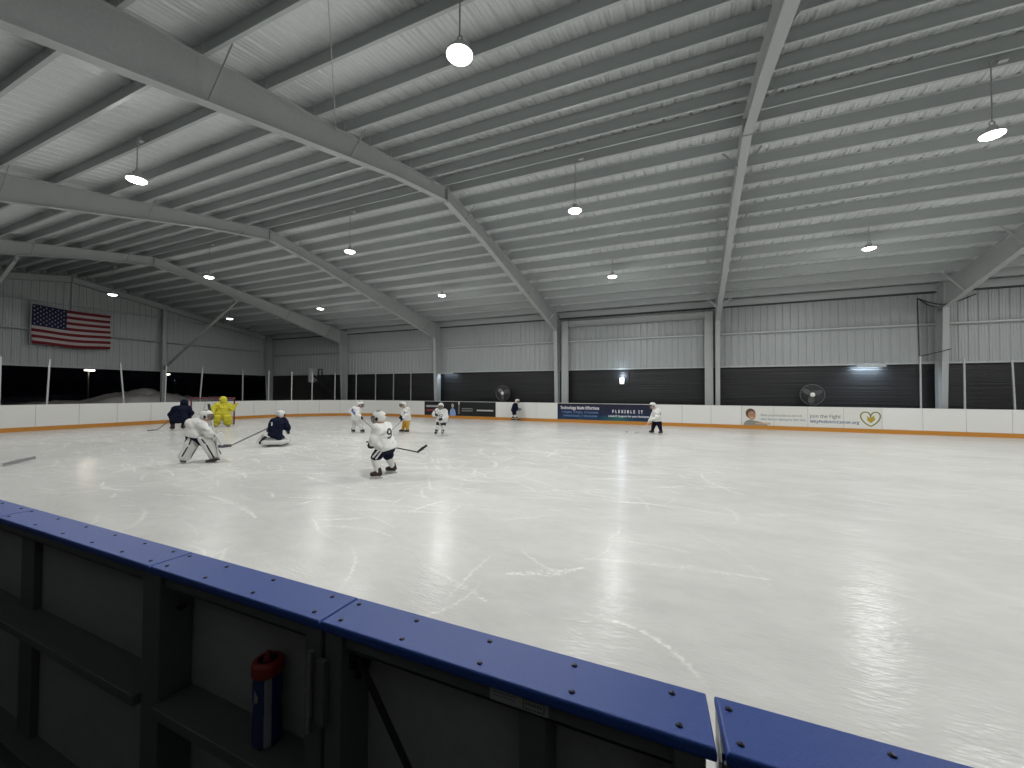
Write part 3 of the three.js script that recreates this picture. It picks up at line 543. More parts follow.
function backFrame(t, x0, x1, posts, shelf = true, panelTop = 1.052) {
  part('panel', box(x0 + 0.004, x1 - 0.004, 0.0, panelTop, 0.862, 0.876), M.boardBack, t);
  part('kick_plate', box(x0, x1, 0.0, 0.17, 0.876, 0.888), M.kick, t);
  part('top_channel', merge([rbox(x0, x1, 1.004, 1.053, 0.776, 0.782, 0.002, 2), box(x0, x1, 1.047, 1.053, 0.776, 0.862), box(x0, x1, 1.004, 1.01, 0.776, 0.80)]), M.frameGrey, t);
  part('bottom_channel', box(x0, x1, -0.03, 0.05, 0.776, 0.862), M.frameGrey, t);
  for (const [a, b] of posts) { const p = part('post', rbox(a, b, -0.03, 1.046, 0.762, 0.861, 0.004, 2), M.frameGrey, t); part('bolt', new THREE.CylinderGeometry(0.012, 0.012, 0.012, 6).rotateZ(Math.PI / 2).translate(b + 0.006, 0.92, -0.822), M.blackRough, p); }
  if (shelf) { const e = [x0, ...posts.flat(), x1]; for (let i = 0; i + 1 < e.length; i += 2) if (e[i + 1] - e[i] > 0.06) part('shelf', rbox(e[i] + 0.002, e[i + 1] - 0.002, 0.6, 0.637, 0.742, 0.861, 0.004, 2), M.frameGrey, t); }
}
{
  const t = thing('rink_boards', 'blue capped near boards with shelf and posts left of the gate', 'boards', [0, 0, 0], 'near boards seen from behind');
  backFrame(t, -4.2, -0.866, [[-1.705, -1.6], [-0.926, -0.868]]);
  for (const x of [-3.9, -2.93]) part('stile', rbox(x, x + 0.14, -0.03, 1.046, 0.835, 0.8615, 0.003, 2), M.frameGrey, t);
  capRail(t, -4.2, -2.952, pairs([-4.1, -3.8, -3.5, -3.25, -3.02], -0.02));
  capRail(t, -2.948, -1.662, pairs([-2.9, -2.62, -2.36, -2.12, -1.9, -1.71], -0.02));
  capRail(t, -1.658, -0.872, pairs([-1.61, -1.4, -1.17, -0.92], -0.02));
  for (const x of [-1.6]) part('gusset', prismX([[0.775, 1.0], [0.86, 1.0], [0.86, 0.9], [0.84, 0.9]], x, x + 0.006), M.frameGrey, t);
  part('gate_stop', box(-0.866, -0.858, 0.0, 1.046, 0.84, 0.862), M.blackRough, t);
}
{
  const t = thing('rink_gate', 'blue capped rink gate with a diagonal rod and a silver latch', 'gate', [0, 0, 0]);
  backFrame(t, -0.856, 0.022, [[-0.855, -0.8], [-0.03, 0.02]], false);
  capRail(t, -0.868, 0.026, pairs([-0.825, -0.63, -0.42, -0.215, -0.02], -0.015), 0, 0.012);
  part('hinge_pocket', prismX([[0.79, 1.0], [0.861, 1.0], [0.861, 0.93], [0.84, 0.915], [0.79, 0.95]], -0.8, -0.79), M.blackRough, t);
  part('diagonal_rod', rod(V(-0.77, 0.985, 0.79), V(-0.1, 0.08, 0.79), 0.008, 8), M.blackRough, t);
  part('inner_upright', rbox(-0.33, -0.27, 0.05, 1.004, 0.79, 0.861, 0.004, 2), M.frameGrey, t);
  const latch = part('latch', rod(V(-0.884, 0.8, 0.742), V(-0.884, 1.0, 0.742), 0.009, 12), M.latchM, t);
  for (const y of [0.83, 0.9, 0.96]) part('latch_collar', rod(V(-0.884, y - 0.008, 0.742), V(-0.884, y + 0.008, 0.742), 0.012, 12), M.latchM, latch);
  part('latch_bracket', box(-0.872, -0.84, 0.82, 0.98, 0.746, 0.76), M.frameGrey, latch);
  const lab = new THREE.MeshStandardMaterial({ roughness: 0.6, map: canvasTex(256, 64, (c, w, h) => { c.fillStyle = '#9a9c98'; c.fillRect(0, 0, w, h); c.fillStyle = '#55585a'; for (let i = 0; i < 12; i++) { c.fillRect(14 + i * 9, 22, 6, 5); if (i < 10) c.fillRect(14 + i * 10, 36, 7, 5); } c.lineWidth = 4; c.strokeStyle = '#44474a'; c.strokeRect(150, 14, 88, 38); for (let i = 0; i < 6; i++) c.fillRect(160 + i * 12, 26, 8, 13); }) });
  part('maker_label', new THREE.PlaneGeometry(0.13, 0.03).rotateY(Math.PI).rotateY(Math.PI).translate(-0.325, 1.026, -0.7745), lab, t);
}
{
  const t = thing('rink_boards', 'blue capped near boards on the far side of the gap after the gate', 'boards', [0, 0, 0], 'near boards seen from behind');
  backFrame(t, 0.046, 4.2, [[0.048, 0.1], [1.0, 1.1], [2.0, 2.1], [3.0, 3.1]]);
  capRail(t, 0.04, 1.3, pairs([0.075, 0.31, 0.55, 0.8, 1.05, 1.25], -0.012), 0.012, 0); capRail(t, 1.304, 2.6, pairs([1.36, 1.7, 2.1, 2.54])); capRail(t, 2.604, 4.2, pairs([2.66, 3.1, 3.6, 4.1]));
  part('end_plate', box(0.041, 0.046, 0.0, 1.046, 0.765, 0.88), M.galv, t);
}
// water bottle on the shelf
{
  const t = thing('water_bottle', 'blue and white sports bottle with a red lid on the shelf', 'bottle', [-1.138, 0.637, 0.812]);
  const bodyTex = canvasTex(512, 256, (c, w, h) => { c.fillStyle = '#182f66'; c.fillRect(0, 0, w, h); c.fillStyle = '#8c9096'; for (const x of [60, 186, 316, 444]) c.fillRect(x, 0, 40, h); c.fillStyle = '#a5a7aa'; c.fillRect(0, 0, w, 14); c.fillRect(0, h - 20, w, 20); c.beginPath(); c.moveTo(0, 60); c.lineTo(26, 70); c.lineTo(20, 86); c.lineTo(0, 92); c.fill(); });
  const pts = [[0.001, 0], [0.034, 0], [0.0385, 0.006], [0.04, 0.02], [0.04, 0.09], [0.0375, 0.105], [0.0375, 0.125], [0.04, 0.14], [0.04, 0.185], [0.037, 0.2], [0.035, 0.205]].map(p => new THREE.Vector2(...p));
  part('bottle_body', new THREE.LatheGeometry(pts, 36), new THREE.MeshStandardMaterial({ map: bodyTex, roughness: 0.35 }), t);
  const lid = part('lid', new THREE.LatheGeometry([[0.042, 0.2], [0.043, 0.203], [0.043, 0.226], [0.04, 0.234], [0.03, 0.238], [0.026, 0.237]].map(p => new THREE.Vector2(...p)), 36), std(lin(0.26, 0.022, 0.014), 0.45), t);
  part('lid_inset', new THREE.LatheGeometry([[0.027, 0.236], [0.024, 0.232], [0.001, 0.232]].map(p => new THREE.Vector2(...p)), 24), M.blackRough, lid);
  part('spout', new THREE.LatheGeometry([[0.012, 0.232], [0.011, 0.244], [0.0085, 0.246], [0.0085, 0.256], [0.001, 0.258]].map(p => new THREE.Vector2(...p)), 18), std(lin(0.22, 0.02, 0.014), 0.45), lid);
}
// ---------------------------------------------------------------- people: bodies from distance fields (surface nets)
function sdfGeo(f, lo, hi, h) {
  const n = [0, 1, 2].map(k => Math.ceil((hi[k] - lo[k]) / h) + 1), [nx, ny, nz] = n, F = new Float32Array(nx * ny * nz);
  for (let k = 0, i = 0; k < nz; k++) for (let j = 0; j < ny; j++) for (let q = 0; q < nx; q++, i++) F[i] = f(lo[0] + q * h, lo[1] + j * h, lo[2] + k * h);
  const id = new Int32Array(F.length).fill(-1), P = [], I = [], off = [0, 1, nx, nx + 1, nx * ny, nx * ny + 1, nx * ny + nx, nx * ny + nx + 1];
  const E = [[0, 1], [2, 3], [4, 5], [6, 7], [0, 2], [1, 3], [4, 6], [5, 7], [0, 4], [1, 5], [2, 6], [3, 7]];
  for (let k = 0; k < nz - 1; k++) for (let j = 0; j < ny - 1; j++) for (let q = 0; q < nx - 1; q++) {
    const b = q + nx * (j + ny * k); let m = 0; for (let c = 0; c < 8; c++) if (F[b + off[c]] < 0) m |= 1 << c;
    if (m === 0 || m === 255) continue;
    let x = 0, y = 0, z = 0, w = 0;
    for (const [a, e] of E) { const A = (m >> a) & 1, B = (m >> e) & 1; if (A === B) continue; const t = F[b + off[a]] / (F[b + off[a]] - F[b + off[e]]); x += (a & 1) + t * ((e & 1) - (a & 1)); y += ((a >> 1) & 1) + t * (((e >> 1) & 1) - ((a >> 1) & 1)); z += ((a >> 2) & 1) + t * (((e >> 2) & 1) - ((a >> 2) & 1)); w++; }
    id[b] = P.length / 3; P.push(lo[0] + (q + x / w) * h, lo[1] + (j + y / w) * h, lo[2] + (k + z / w) * h);
  }
  const st = [1, nx, nx * ny];
  for (let k = 1; k < nz - 1; k++) for (let j = 1; j < ny - 1; j++) for (let q = 1; q < nx - 1; q++) {
    const b = q + nx * (j + ny * k), s = F[b] < 0;
    for (let a = 0; a < 3; a++) { if ((F[b + st[a]] < 0) === s) continue; const u = st[(a + 1) % 3], v = st[(a + 2) % 3], A = id[b - u - v], B = id[b - v], C = id[b], D = id[b - u]; if (A < 0 || B < 0 || C < 0 || D < 0) continue; if (s) I.push(A, B, C, A, C, D); else I.push(A, C, B, A, D, C); }
  }
  const g = new THREE.BufferGeometry(); g.setAttribute('position', new THREE.Float32BufferAttribute(P, 3)); g.setIndex(I); g.computeVertexNormals(); g.setAttribute('uv', new THREE.Float32BufferAttribute(new Float32Array(P.length / 3 * 2), 2)); return g;
}
const smin = (a, b, k) => { const h = Math.max(k - Math.abs(a - b), 0) / k; return Math.min(a, b) - h * h * k * 0.25; };
// bones: [a, b, ra, rb] with a, b arrays; one smooth field
function bonesField(B, k = 0.05) {
  return (x, y, z) => { let d = 1e9; for (const [a, b, ra, rb] of B) { const vx = b[0] - a[0], vy = b[1] - a[1], vz = b[2] - a[2], L = vx * vx + vy * vy + vz * vz; let t = L ? ((x - a[0]) * vx + (y - a[1]) * vy + (z - a[2]) * vz) / L : 0; t = t < 0 ? 0 : t > 1 ? 1 : t; const dx = x - a[0] - vx * t, dy = y - a[1] - vy * t, dz = z - a[2] - vz * t; d = smin(d, Math.sqrt(dx * dx + dy * dy + dz * dz) - ra - (rb - ra) * t, k); } return d; };
}
function bonesGeo(B, h = 0.014, k = 0.05, cut, fold = 0) {
  const lo = [9, 9, 9], hi = [-9, -9, -9];
  for (const [a, b, ra, rb] of B) for (const [p, r] of [[a, ra], [b, rb]]) for (let i = 0; i < 3; i++) { lo[i] = Math.min(lo[i], p[i] - r - 3 * h); hi[i] = Math.max(hi[i], p[i] + r + 3 * h); }
  const f0 = bonesField(B, k), f = fold ? (x, y, z) => f0(x, y, z) + fold * ((nA(x * 9 + y * 5 + 40, y * 16 + z * 9 + 40) - 0.5) + 0.5 * (nB(x * 22 + 40, y * 30 + z * 24 + 40) - 0.5)) : f0; return sdfGeo(cut ? (x, y, z) => Math.max(f(x, y, z), cut(x, y, z)) : f, lo, hi, h);
}
const add = (a, b, s = 1) => [a[0] + b[0] * s, a[1] + b[1] * s, a[2] + b[2] * s], mix = (a, b, t) => [a[0] + (b[0] - a[0]) * t, a[1] + (b[1] - a[1]) * t, a[2] + (b[2] - a[2]) * t];
const norm = a => { const l = Math.hypot(...a) || 1; return [a[0] / l, a[1] / l, a[2] / l]; }, cross = (a, b) => [a[1] * b[2] - a[2] * b[1], a[2] * b[0] - a[0] * b[2], a[0] * b[1] - a[1] * b[0]];
const T3 = a => new THREE.Vector3(...a);
const C = { ash: std(lin(0.24, 0.24, 0.24), 0.6), skin: std(lin(0.5, 0.3, 0.22), 0.6), white: std(lin(0.68, 0.68, 0.66), 0.7), offwhite: std(lin(0.58, 0.58, 0.56), 0.75), navy: new THREE.MeshPhysicalMaterial({ color: lin(0.006, 0.009, 0.024), roughness: 0.9, specularIntensity: 0.3 }), dark: std(lin(0.012, 0.012, 0.014), 0.6), brown: std(lin(0.03, 0.012, 0.010), 0.5), grey: std(lin(0.2, 0.2, 0.2), 0.6), yellow: std(lin(0.62, 0.56, 0.03), 0.6), gold: std(lin(0.55, 0.30, 0.02), 0.7), royal: std(lin(0.03, 0.07, 0.3), 0.6), blade: std(lin(0.6, 0.6, 0.6), 0.25, 0.8), cage: std(lin(0.08, 0.08, 0.085), 0.4, 0.4), purple: std(lin(0.06, 0.06, 0.09), 0.5), red: std(lin(0.25, 0.02, 0.03), 0.5) };
// pose points: x to the right and z toward the camera as seen from the camera, y up from the ice; L / R are the points of one side each
function person(o) {
  const [X, D] = o.at, t = thing('person', o.label, 'person', [X, 0, D]);
  t.rotation.y = Math.atan2(-X, D);
  const j = o.j, S = o.size || 1, c = o.c, face = norm(o.face), pads = o.pads;
  const body = [], A = (a, b, ra, rb) => body.push([a, b, ra * S, rb * S]);
  const mid = mix(j.hipL, j.hipR, 0.5);
  A(j.head, add(j.head, [0, -0.05 * S, 0]), 0.088, 0.08); A(j.neck, add(j.head, [0, -0.05 * S, 0]), 0.05, 0.05); A(j.chest, j.neck, 0.11, 0.055); A(mid, j.chest, 0.115, 0.12);
  const hd = j.head; A(add(hd, face, 0.085 * S), add(add(hd, face, 0.085 * S), [0, -0.025 * S, 0]), 0.014, 0.02);
  for (const s of ['L', 'R']) {
    A(j.chest, j['sh' + s], 0.09, 0.06); A(j['sh' + s], j['el' + s], 0.052, 0.042); A(j['el' + s], j['ha' + s], 0.04, 0.03);
    A(mid, j['hip' + s], 0.1, 0.085); A(j['hip' + s], j['kn' + s], 0.08, 0.055); A(j['kn' + s], j['an' + s], 0.055, 0.038);
  }
  part('body', bonesGeo(body, 0.016, 0.04), C.skin, t);
  // jersey with flared hem and sleeves
  const je = [], B = (a, b, ra, rb) => je.push([a, b, ra * S, rb * S]), wide = o.wide || 1;
  const hipLow = k => add(j['hip' + k], norm(add(mid, j.chest, -1)), 0.0);
  B(mid, j.chest, 0.155 * wide, 0.15 * wide); B(j.chest, mix(j.chest, j.neck, 0.8), 0.13 * wide, 0.075); B(hipLow('L'), hipLow('R'), 0.13 * wide, 0.13 * wide);
  for (const s of ['L', 'R']) { const wr = mix(j['el' + s], j['ha' + s], 0.8); B(j.chest, j['sh' + s], 0.12, 0.095); B(j['sh' + s], j['el' + s], 0.082, 0.072); B(j['el' + s], wr, 0.072, 0.058); B(j['hip' + s], j.chest, 0.12 * wide, 0.1 * wide); }
  const ax = norm(add(j.chest, mid, -1)), hem = add(mid, ax, (o.hem ?? -0.07) * S), cutHem = (x, y, z) => -((x - hem[0]) * ax[0] + (y - hem[1]) * ax[1] + (z - hem[2]) * ax[2]);
  const sleeves = []; for (const s of ['L', 'R']) sleeves.push([j['sh' + s], j['el' + s], 0.1 * S, 0.09 * S], [j['el' + s], j['ha' + s], 0.09 * S, 0.08 * S]);
  const armField = bonesField(sleeves, 0.02), jersey = part('jersey', bonesGeo(je, 0.015, 0.085, (x, y, z) => Math.min(cutHem(x, y, z), armField(x, y, z)), 0.03), c.jersey, t);
  // padded pants and socks
  const pa = [], so = [];
  pa.push([j.hipL, j.hipR, 0.125 * S, 0.125 * S], [mid, mix(mid, j.chest, 0.35), 0.135 * S, 0.125 * S]);
  for (const s of ['L', 'R']) { const k = mix(j['hip' + s], j['kn' + s], o.pantEnd ?? 0.82); pa.push([j['hip' + s], k, 0.115 * S, 0.1 * S]); so.push([[mix(j['hip' + s], j['kn' + s], 0.9), j['kn' + s], 0.072 * S, 0.08 * S], [j['kn' + s], mix(j['kn' + s], j['an' + s], 0.35), 0.08 * S, 0.072 * S], [mix(j['kn' + s], j['an' + s], 0.35), j['an' + s], 0.072 * S, 0.05 * S]]); }
  part('pants', bonesGeo(pa, 0.015, 0.04, null, 0.02), c.pants, t);
  so.forEach((b, i) => { const sk = part('sock', bonesGeo(b, 0.014, 0.03), c.socks, t); if (o.bands) { const s = i ? 'R' : 'L', a = mix(j['kn' + s], j['an' + s], 0.45), e = mix(j['kn' + s], j['an' + s], 0.75); part('sock_band', bonesGeo([[a, e, 0.074 * S, 0.06 * S]], 0.014, 0.02), c.bands, sk); } });
  // leg pads of a goalkeeper: tall bolstered slabs in front of the shins
  if (pads) for (const s of ['L', 'R']) {
    const k = add(j['kn' + s], norm(add(j['kn' + s], j['an' + s], -1)), 0.17 * S), a = j['an' + s], f = norm(o['pad' + s] || face), side = norm(cross(norm(add(k, a, -1)), f));
    const q = (p, u, w) => add(add(p, side, u), f, w), bp = [];
    for (const u of [-0.07, 0, 0.07]) bp.push([q(k, u * S, 0.06 * S), q(j['kn' + s], u * S, 0.085 * S), 0.062 * S, 0.07 * S], [q(j['kn' + s], u * S, 0.085 * S), q(a, u * S, 0.08 * S), 0.07 * S, 0.07 * S]);
    bp.push([q(a, 0, 0.08 * S), q(add(a, [0, -0.03, 0]), 0, 0.16 * S), 0.075 * S, 0.06 * S]);
    const pad = part('leg_pad', bonesGeo(bp, 0.016, 0.05), c.pads, t);
    for (const u of [-0.09, 0.09]) part('pad_stripe', bonesGeo([[q(k, u * S, 0.115 * S), q(j['kn' + s], u * S, 0.15 * S), 0.017, 0.017], [q(j['kn' + s], u * S, 0.15 * S), q(a, u * S, 0.145 * S), 0.017, 0.017]], 0.009, 0.02), c.padStripe || C.dark, pad);
  }
  // gloves: cuff, palm, four fingers and a thumb closed around the shaft
  for (const s of ['L', 'R']) {
    const h = j['ha' + s], fw = norm(add(h, j['el' + s], -1)), sd = norm(cross(fw, [0.3, 1, 0.2])), up = cross(sd, fw), gl = [[mix(j['el' + s], h, 0.78), h, 0.06 * S, 0.05 * S], [h, add(h, fw, 0.05 * S), 0.048 * S, 0.042 * S]];
    for (let q = 0; q < 4; q++) { const b = add(add(h, fw, 0.07 * S), sd, (q - 1.5) * 0.024 * S), m = add(add(b, fw, (0.03 - Math.abs(q - 1.4) * 0.006) * S), up, -0.012 * S), e = add(add(m, fw, -0.006 * S), up, -0.036 * S); gl.push([b, m, 0.015 * S, 0.014 * S], [m, e, 0.014 * S, 0.012 * S]); }
    gl.push([add(add(h, sd, -0.045 * S), fw, 0.01 * S), add(add(add(h, sd, -0.06 * S), fw, 0.05 * S), up, -0.03 * S), 0.017 * S, 0.014 * S]);
    part('glove', bonesGeo(gl, 0.011, 0.012), c.gloves, t);
  }
  // skates: boot, holder, runner
  for (const s of ['L', 'R']) {
    const a = j['an' + s], f = norm(o['toe' + s] || [face[0], 0, face[2]]), up = o['sole' + s] ? norm(o['sole' + s]) : [0, 1, 0], p = (u, v) => add(add(a, f, u * S), up, v * S);
    const boot = part('skate', bonesGeo([[p(-0.01, 0.05), p(-0.035, -0.03), 0.05 * S, 0.045 * S], [p(-0.03, -0.035), p(0.11, -0.04), 0.042 * S, 0.036 * S], [p(0.0, 0.0), p(0.1, -0.03), 0.04 * S, 0.034 * S]], 0.013, 0.03), c.skates, t);
    const M4 = new THREE.Matrix4().makeBasis(T3(f), T3(up), T3(cross(f, up))).setPosition(T3(a));
    const hold = new RoundedBoxGeometry(0.2 * S, 0.03 * S, 0.02 * S, 2, 0.006).translate(0.035 * S, -0.092 * S, 0).applyMatrix4(M4), rn = new RoundedBoxGeometry(0.25 * S, 0.022 * S, 0.005, 2, 0.002).translate(0.035 * S, -0.118 * S, 0).applyMatrix4(M4);
    part('holder', hold, c.holder || C.white, boot); part('runner', rn, C.blade, boot);
  }
  // helmet shell with ear flaps, vents and a wire cage
  if (c.helmet) {
    const upv = norm(o.headUp || [0, 1, 0]), rt = norm(cross(upv, face)), f2 = cross(rt, upv), hm = new THREE.Matrix4().makeBasis(T3(rt), T3(upv), T3(f2)).setPosition(T3(hd)), inv = hm.clone().invert(), v = new THREE.Vector3();
    const R = 0.118 * S, shell = sdfGeo((x, y, z) => { v.set(x, y, z).applyMatrix4(inv); const e = Math.sqrt((v.x / 0.94) ** 2 + ((v.y - 0.012) / 1.02) ** 2 + ((v.z + 0.005) / 1.14) ** 2) - R; const opening = Math.max(0.045 * S - v.z, v.y - 0.03 * S); return Math.max(e, -(v.y + 0.085 * S), -opening); }, add(hd, [-1, -1, -1], 0.17 * S), add(hd, [1, 1, 1], 0.17 * S), 0.0105 * S);
    const he = part('helmet', shell, c.helmet, t);
    for (const x of [-0.05, 0.05]) part('vent', new RoundedBoxGeometry(0.018 * S, 0.012 * S, 0.07 * S, 2, 0.004).translate(x * S, 0.128 * S, 0.0).applyMatrix4(hm), C.dark, he);
    for (const x of [-1, 1]) part('ear_guard', new THREE.SphereGeometry(0.034 * S, 12, 8).scale(0.35, 1.2, 0.9).translate(x * 0.107 * S, -0.03 * S, 0.005 * S).applyMatrix4(hm), C.dark, he);
    part('vent', new RoundedBoxGeometry(0.07 * S, 0.018 * S, 0.012 * S, 2, 0.004).translate(0, 0.04 * S, -0.137 * S).applyMatrix4(hm), C.dark, he);
    const wires = [];
    for (const a of [-0.07, -0.035, 0, 0.035, 0.07]) wires.push(new THREE.TubeGeometry(new THREE.QuadraticBezierCurve3(new THREE.Vector3(a, 0.035, 0.11), new THREE.Vector3(a * 1.15, -0.03, 0.165), new THREE.Vector3(a * 0.8, -0.115, 0.085)), 8, 0.005, 5));
    for (const y of [0.02, -0.015, -0.05, -0.085]) wires.push(new THREE.TubeGeometry(new THREE.QuadraticBezierCurve3(new THREE.Vector3(-0.1, y, 0.05), new THREE.Vector3(0, y - 0.005, 0.2 - Math.max(0, -y - 0.03) * 0.5), new THREE.Vector3(0.1, y, 0.05)), 12, 0.005, 5));
    part('face_cage', merge(wires).scale(S, S, S).applyMatrix4(hm), c.cage || C.cage, he);
    part('chin_cup', new THREE.SphereGeometry(0.04 * S, 12, 8).scale(1.2, 0.6, 0.8).translate(0, -0.1 * S, 0.07 * S).applyMatrix4(hm), C.offwhite, he);
  }
  if (c.hood) part('hood', bonesGeo([[add(hd, face, -0.02), add(hd, face, -0.02), 0.125 * S, 0.125 * S], [add(hd, [0, -0.02, 0]), j.neck, 0.1 * S, 0.09 * S]], 0.013, 0.05, (x, y, z) => { const u = (x - hd[0]) * face[0] + (y - hd[1]) * face[1] + (z - hd[2]) * face[2]; return u - 0.06 * S; }), c.hood, t);
  if (o.number) {                                           // printed number on the jersey
    const [txt, px, py, pz, w, h, col, dir] = o.number, tex = canvasTex(128, 128, (q, W, H) => { q.clearRect(0, 0, W, H); q.fillStyle = col; q.font = 'bold 124px sans-serif'; q.textAlign = 'center'; q.fillText(txt, W / 2, 110, 120); });
    const up = new THREE.Vector3(0, 1, 0), m = new THREE.Matrix4().lookAt(T3(dir), new THREE.Vector3(), up), e = new THREE.Euler().setFromRotationMatrix(m);
    const jm = new THREE.Mesh(jersey.geometry); jm.updateMatrixWorld();
    const dg = new DecalGeometry(jm, new THREE.Vector3(px, py, pz), e, new THREE.Vector3(w, h, 0.3));
    if (dg.attributes.position.count) { const nn = dg.attributes.normal, pp = dg.attributes.position; for (let i = 0; i < pp.count; i++) pp.setXYZ(i, pp.getX(i) + nn.getX(i) * 0.003, pp.getY(i) + nn.getY(i) * 0.003, pp.getZ(i) + nn.getZ(i) * 0.003); part('number', dg, new THREE.MeshStandardMaterial({ map: tex, transparent: true, alphaTest: 0.5, roughness: 0.7, polygonOffset: true, polygonOffsetFactor: -2 }), jersey); }
  }
  if (o.patches) for (const [a, b, r, m] of o.patches) part('colour_panel', bonesGeo([[a, b, r * S, r * S]], 0.013, 0.02), m, jersey);
  return t;
}
// a stick in the same local axes as its player: butt, heel of the blade, toe of the blade
function stick(at, butt, heel, toe, label, mats, thick = 1) {
  const t = thing('hockey_stick', label, 'stick', [at[0], 0, at[1]], 'sticks of the players'); t.rotation.y = Math.atan2(-at[0], at[1]);
  const a = T3(butt), h = T3(heel), e = T3(toe);
  part('shaft', bar(a, h, 0.03 * thick, 0.022 * thick), mats[0], t);
  part('grip_tape', bar(a, a.clone().lerp(h, 0.14), 0.034 * thick, 0.026 * thick), mats[2] || C.dark, t);
  const up = new THREE.Vector3(0, 1, 0), dir = e.clone().sub(h).normalize(), sd = new THREE.Vector3().crossVectors(dir, up).normalize(), segs = [];
  let p = h.clone().addScaledVector(dir, -0.01);
  for (let k = 1; k <= 5; k++) { const u = k / 5, q = h.clone().lerp(e, u).addScaledVector(sd, 0.035 * u * u); segs.push(bar(p, q, 0.012 * thick, (0.055 - 0.006 * Math.abs(k - 3)) * thick)); p = q; }
  part('blade', merge(segs), mats[1], t);
  return t;
}
// the skater in front, number nine
{
  const at = [-5.53, 6.25];
  person({ at, label: 'skater in a white jersey numbered nine with navy shorts, holding a stick', face: [-0.9, -0.1, -0.35], wide: 1.05, hem: -0.06, pantEnd: 0.95,
    j: { head: [-0.075, 1.155, 0], neck: [-0.03, 1.03, 0], chest: [0.0, 0.86, 0], shL: [-0.11, 0.93, 0.16], elL: [-0.16, 0.74, 0.22], haL: [-0.2, 0.655, 0.1], shR: [0.07, 0.95, -0.13], elR: [-0.06, 0.76, -0.24], haR: [-0.15, 0.65, -0.12], hipL: [0.0, 0.57, 0.1], hipR: [0.12, 0.57, -0.07], knL: [-0.13, 0.38, 0.16], knR: [0.11, 0.38, -0.14], anL: [-0.08, 0.128, 0.2], anR: [0.2, 0.128, -0.26] },
    toeL: [-0.95, 0, 0.1], toeR: [-0.9, 0, -0.15], c: { jersey: C.white, pants: C.navy, socks: C.white, gloves: C.dark, skates: C.brown, helmet: C.white },
    number: ['9', 0.12, 0.85, 0.12, 0.24, 0.28, '#181a20', [0.25, 0.05, 0.95]], patches: [[[-0.08, 0.53, 0.235], [-0.17, 0.42, 0.24], 0.02, C.offwhite], [[-0.035, 0.5, 0.235], [-0.12, 0.385, 0.25], 0.018, C.offwhite]] });
  stick(at, [-0.3, 0.69, 0.04], [0.68, 0.43, -0.1], [0.86, 0.56, -0.16], 'black hockey stick trailing behind the skater numbered nine', [C.dark, C.dark], 1.0);
}
{
  const at = [-12.21, 12.31];
  person({ at, label: 'skater in white leaning forward with blue sleeve panels and white socks', face: [0.75, -0.35, 0.45],
    j: { head: [0.12, 1.14, 0.05], neck: [0.06, 1.02, 0], chest: [-0.02, 0.86, 0], shL: [0.02, 0.93, 0.15], elL: [0.0, 0.74, 0.24], haL: [0.14, 0.64, 0.24], shR: [-0.12, 0.94, -0.1], elR: [-0.24, 0.86, -0.12], haR: [0.02, 0.72, 0.1], hipL: [-0.02, 0.58, 0.08], hipR: [-0.08, 0.58, -0.08], knL: [0.1, 0.36, 0.1], knR: [-0.1, 0.36, -0.08], anL: [0.19, 0.128, 0.05], anR: [-0.15, 0.128, -0.05] },
    toeL: [0.6, 0, 0.7], toeR: [0.5, 0, 0.8], c: { jersey: C.white, pants: C.offwhite, socks: C.white, gloves: C.navy, skates: C.dark, helmet: C.white }, patches: [[[-0.16, 0.92, 0.02], [-0.02, 0.72, 0.18], 0.06, C.royal]] });
  stick(at, [-0.05, 0.8, 0.2], [0.72, 0.05, 0.3], [0.93, 0.03, 0.28], 'grey hockey stick of the skater with blue sleeve panels', [C.grey, C.dark]);
}
{
  const at = [-10.54, 13.14];
  person({ at, label: 'skater in white with yellow socks bending over a stick', face: [-0.85, -0.3, 0.35], pantEnd: 0.75,
    j: { head: [-0.05, 1.15, 0.03], neck: [0.02, 1.03, 0], chest: [0.08, 0.86, 0], shL: [0.14, 0.93, 0.14], elL: [0.12, 0.72, 0.2], haL: [-0.06, 0.58, 0.18], shR: [0.04, 0.94, -0.12], elR: [-0.05, 0.76, -0.18], haR: [-0.12, 0.66, -0.02], hipL: [0.12, 0.57, 0.08], hipR: [0.08, 0.57, -0.08], knL: [0.12, 0.35, 0.1], knR: [0.02, 0.35, -0.08], anL: [0.13, 0.128, 0.1], anR: [-0.06, 0.128, -0.08] },
    toeL: [-0.8, 0, 0.5], toeR: [-0.9, 0, 0.3], c: { jersey: C.white, pants: C.gold, socks: C.gold, gloves: C.navy, skates: C.brown, helmet: C.white }, patches: [[[0.03, 0.85, 0.145], [0.06, 0.68, 0.15], 0.05, C.grey]] });
  stick(at, [0.12, 0.72, 0.24], [-0.56, 0.05, 0.2], [-0.76, 0.03, 0.2], 'dark hockey stick of the skater with yellow socks', [C.grey, C.dark]);
}
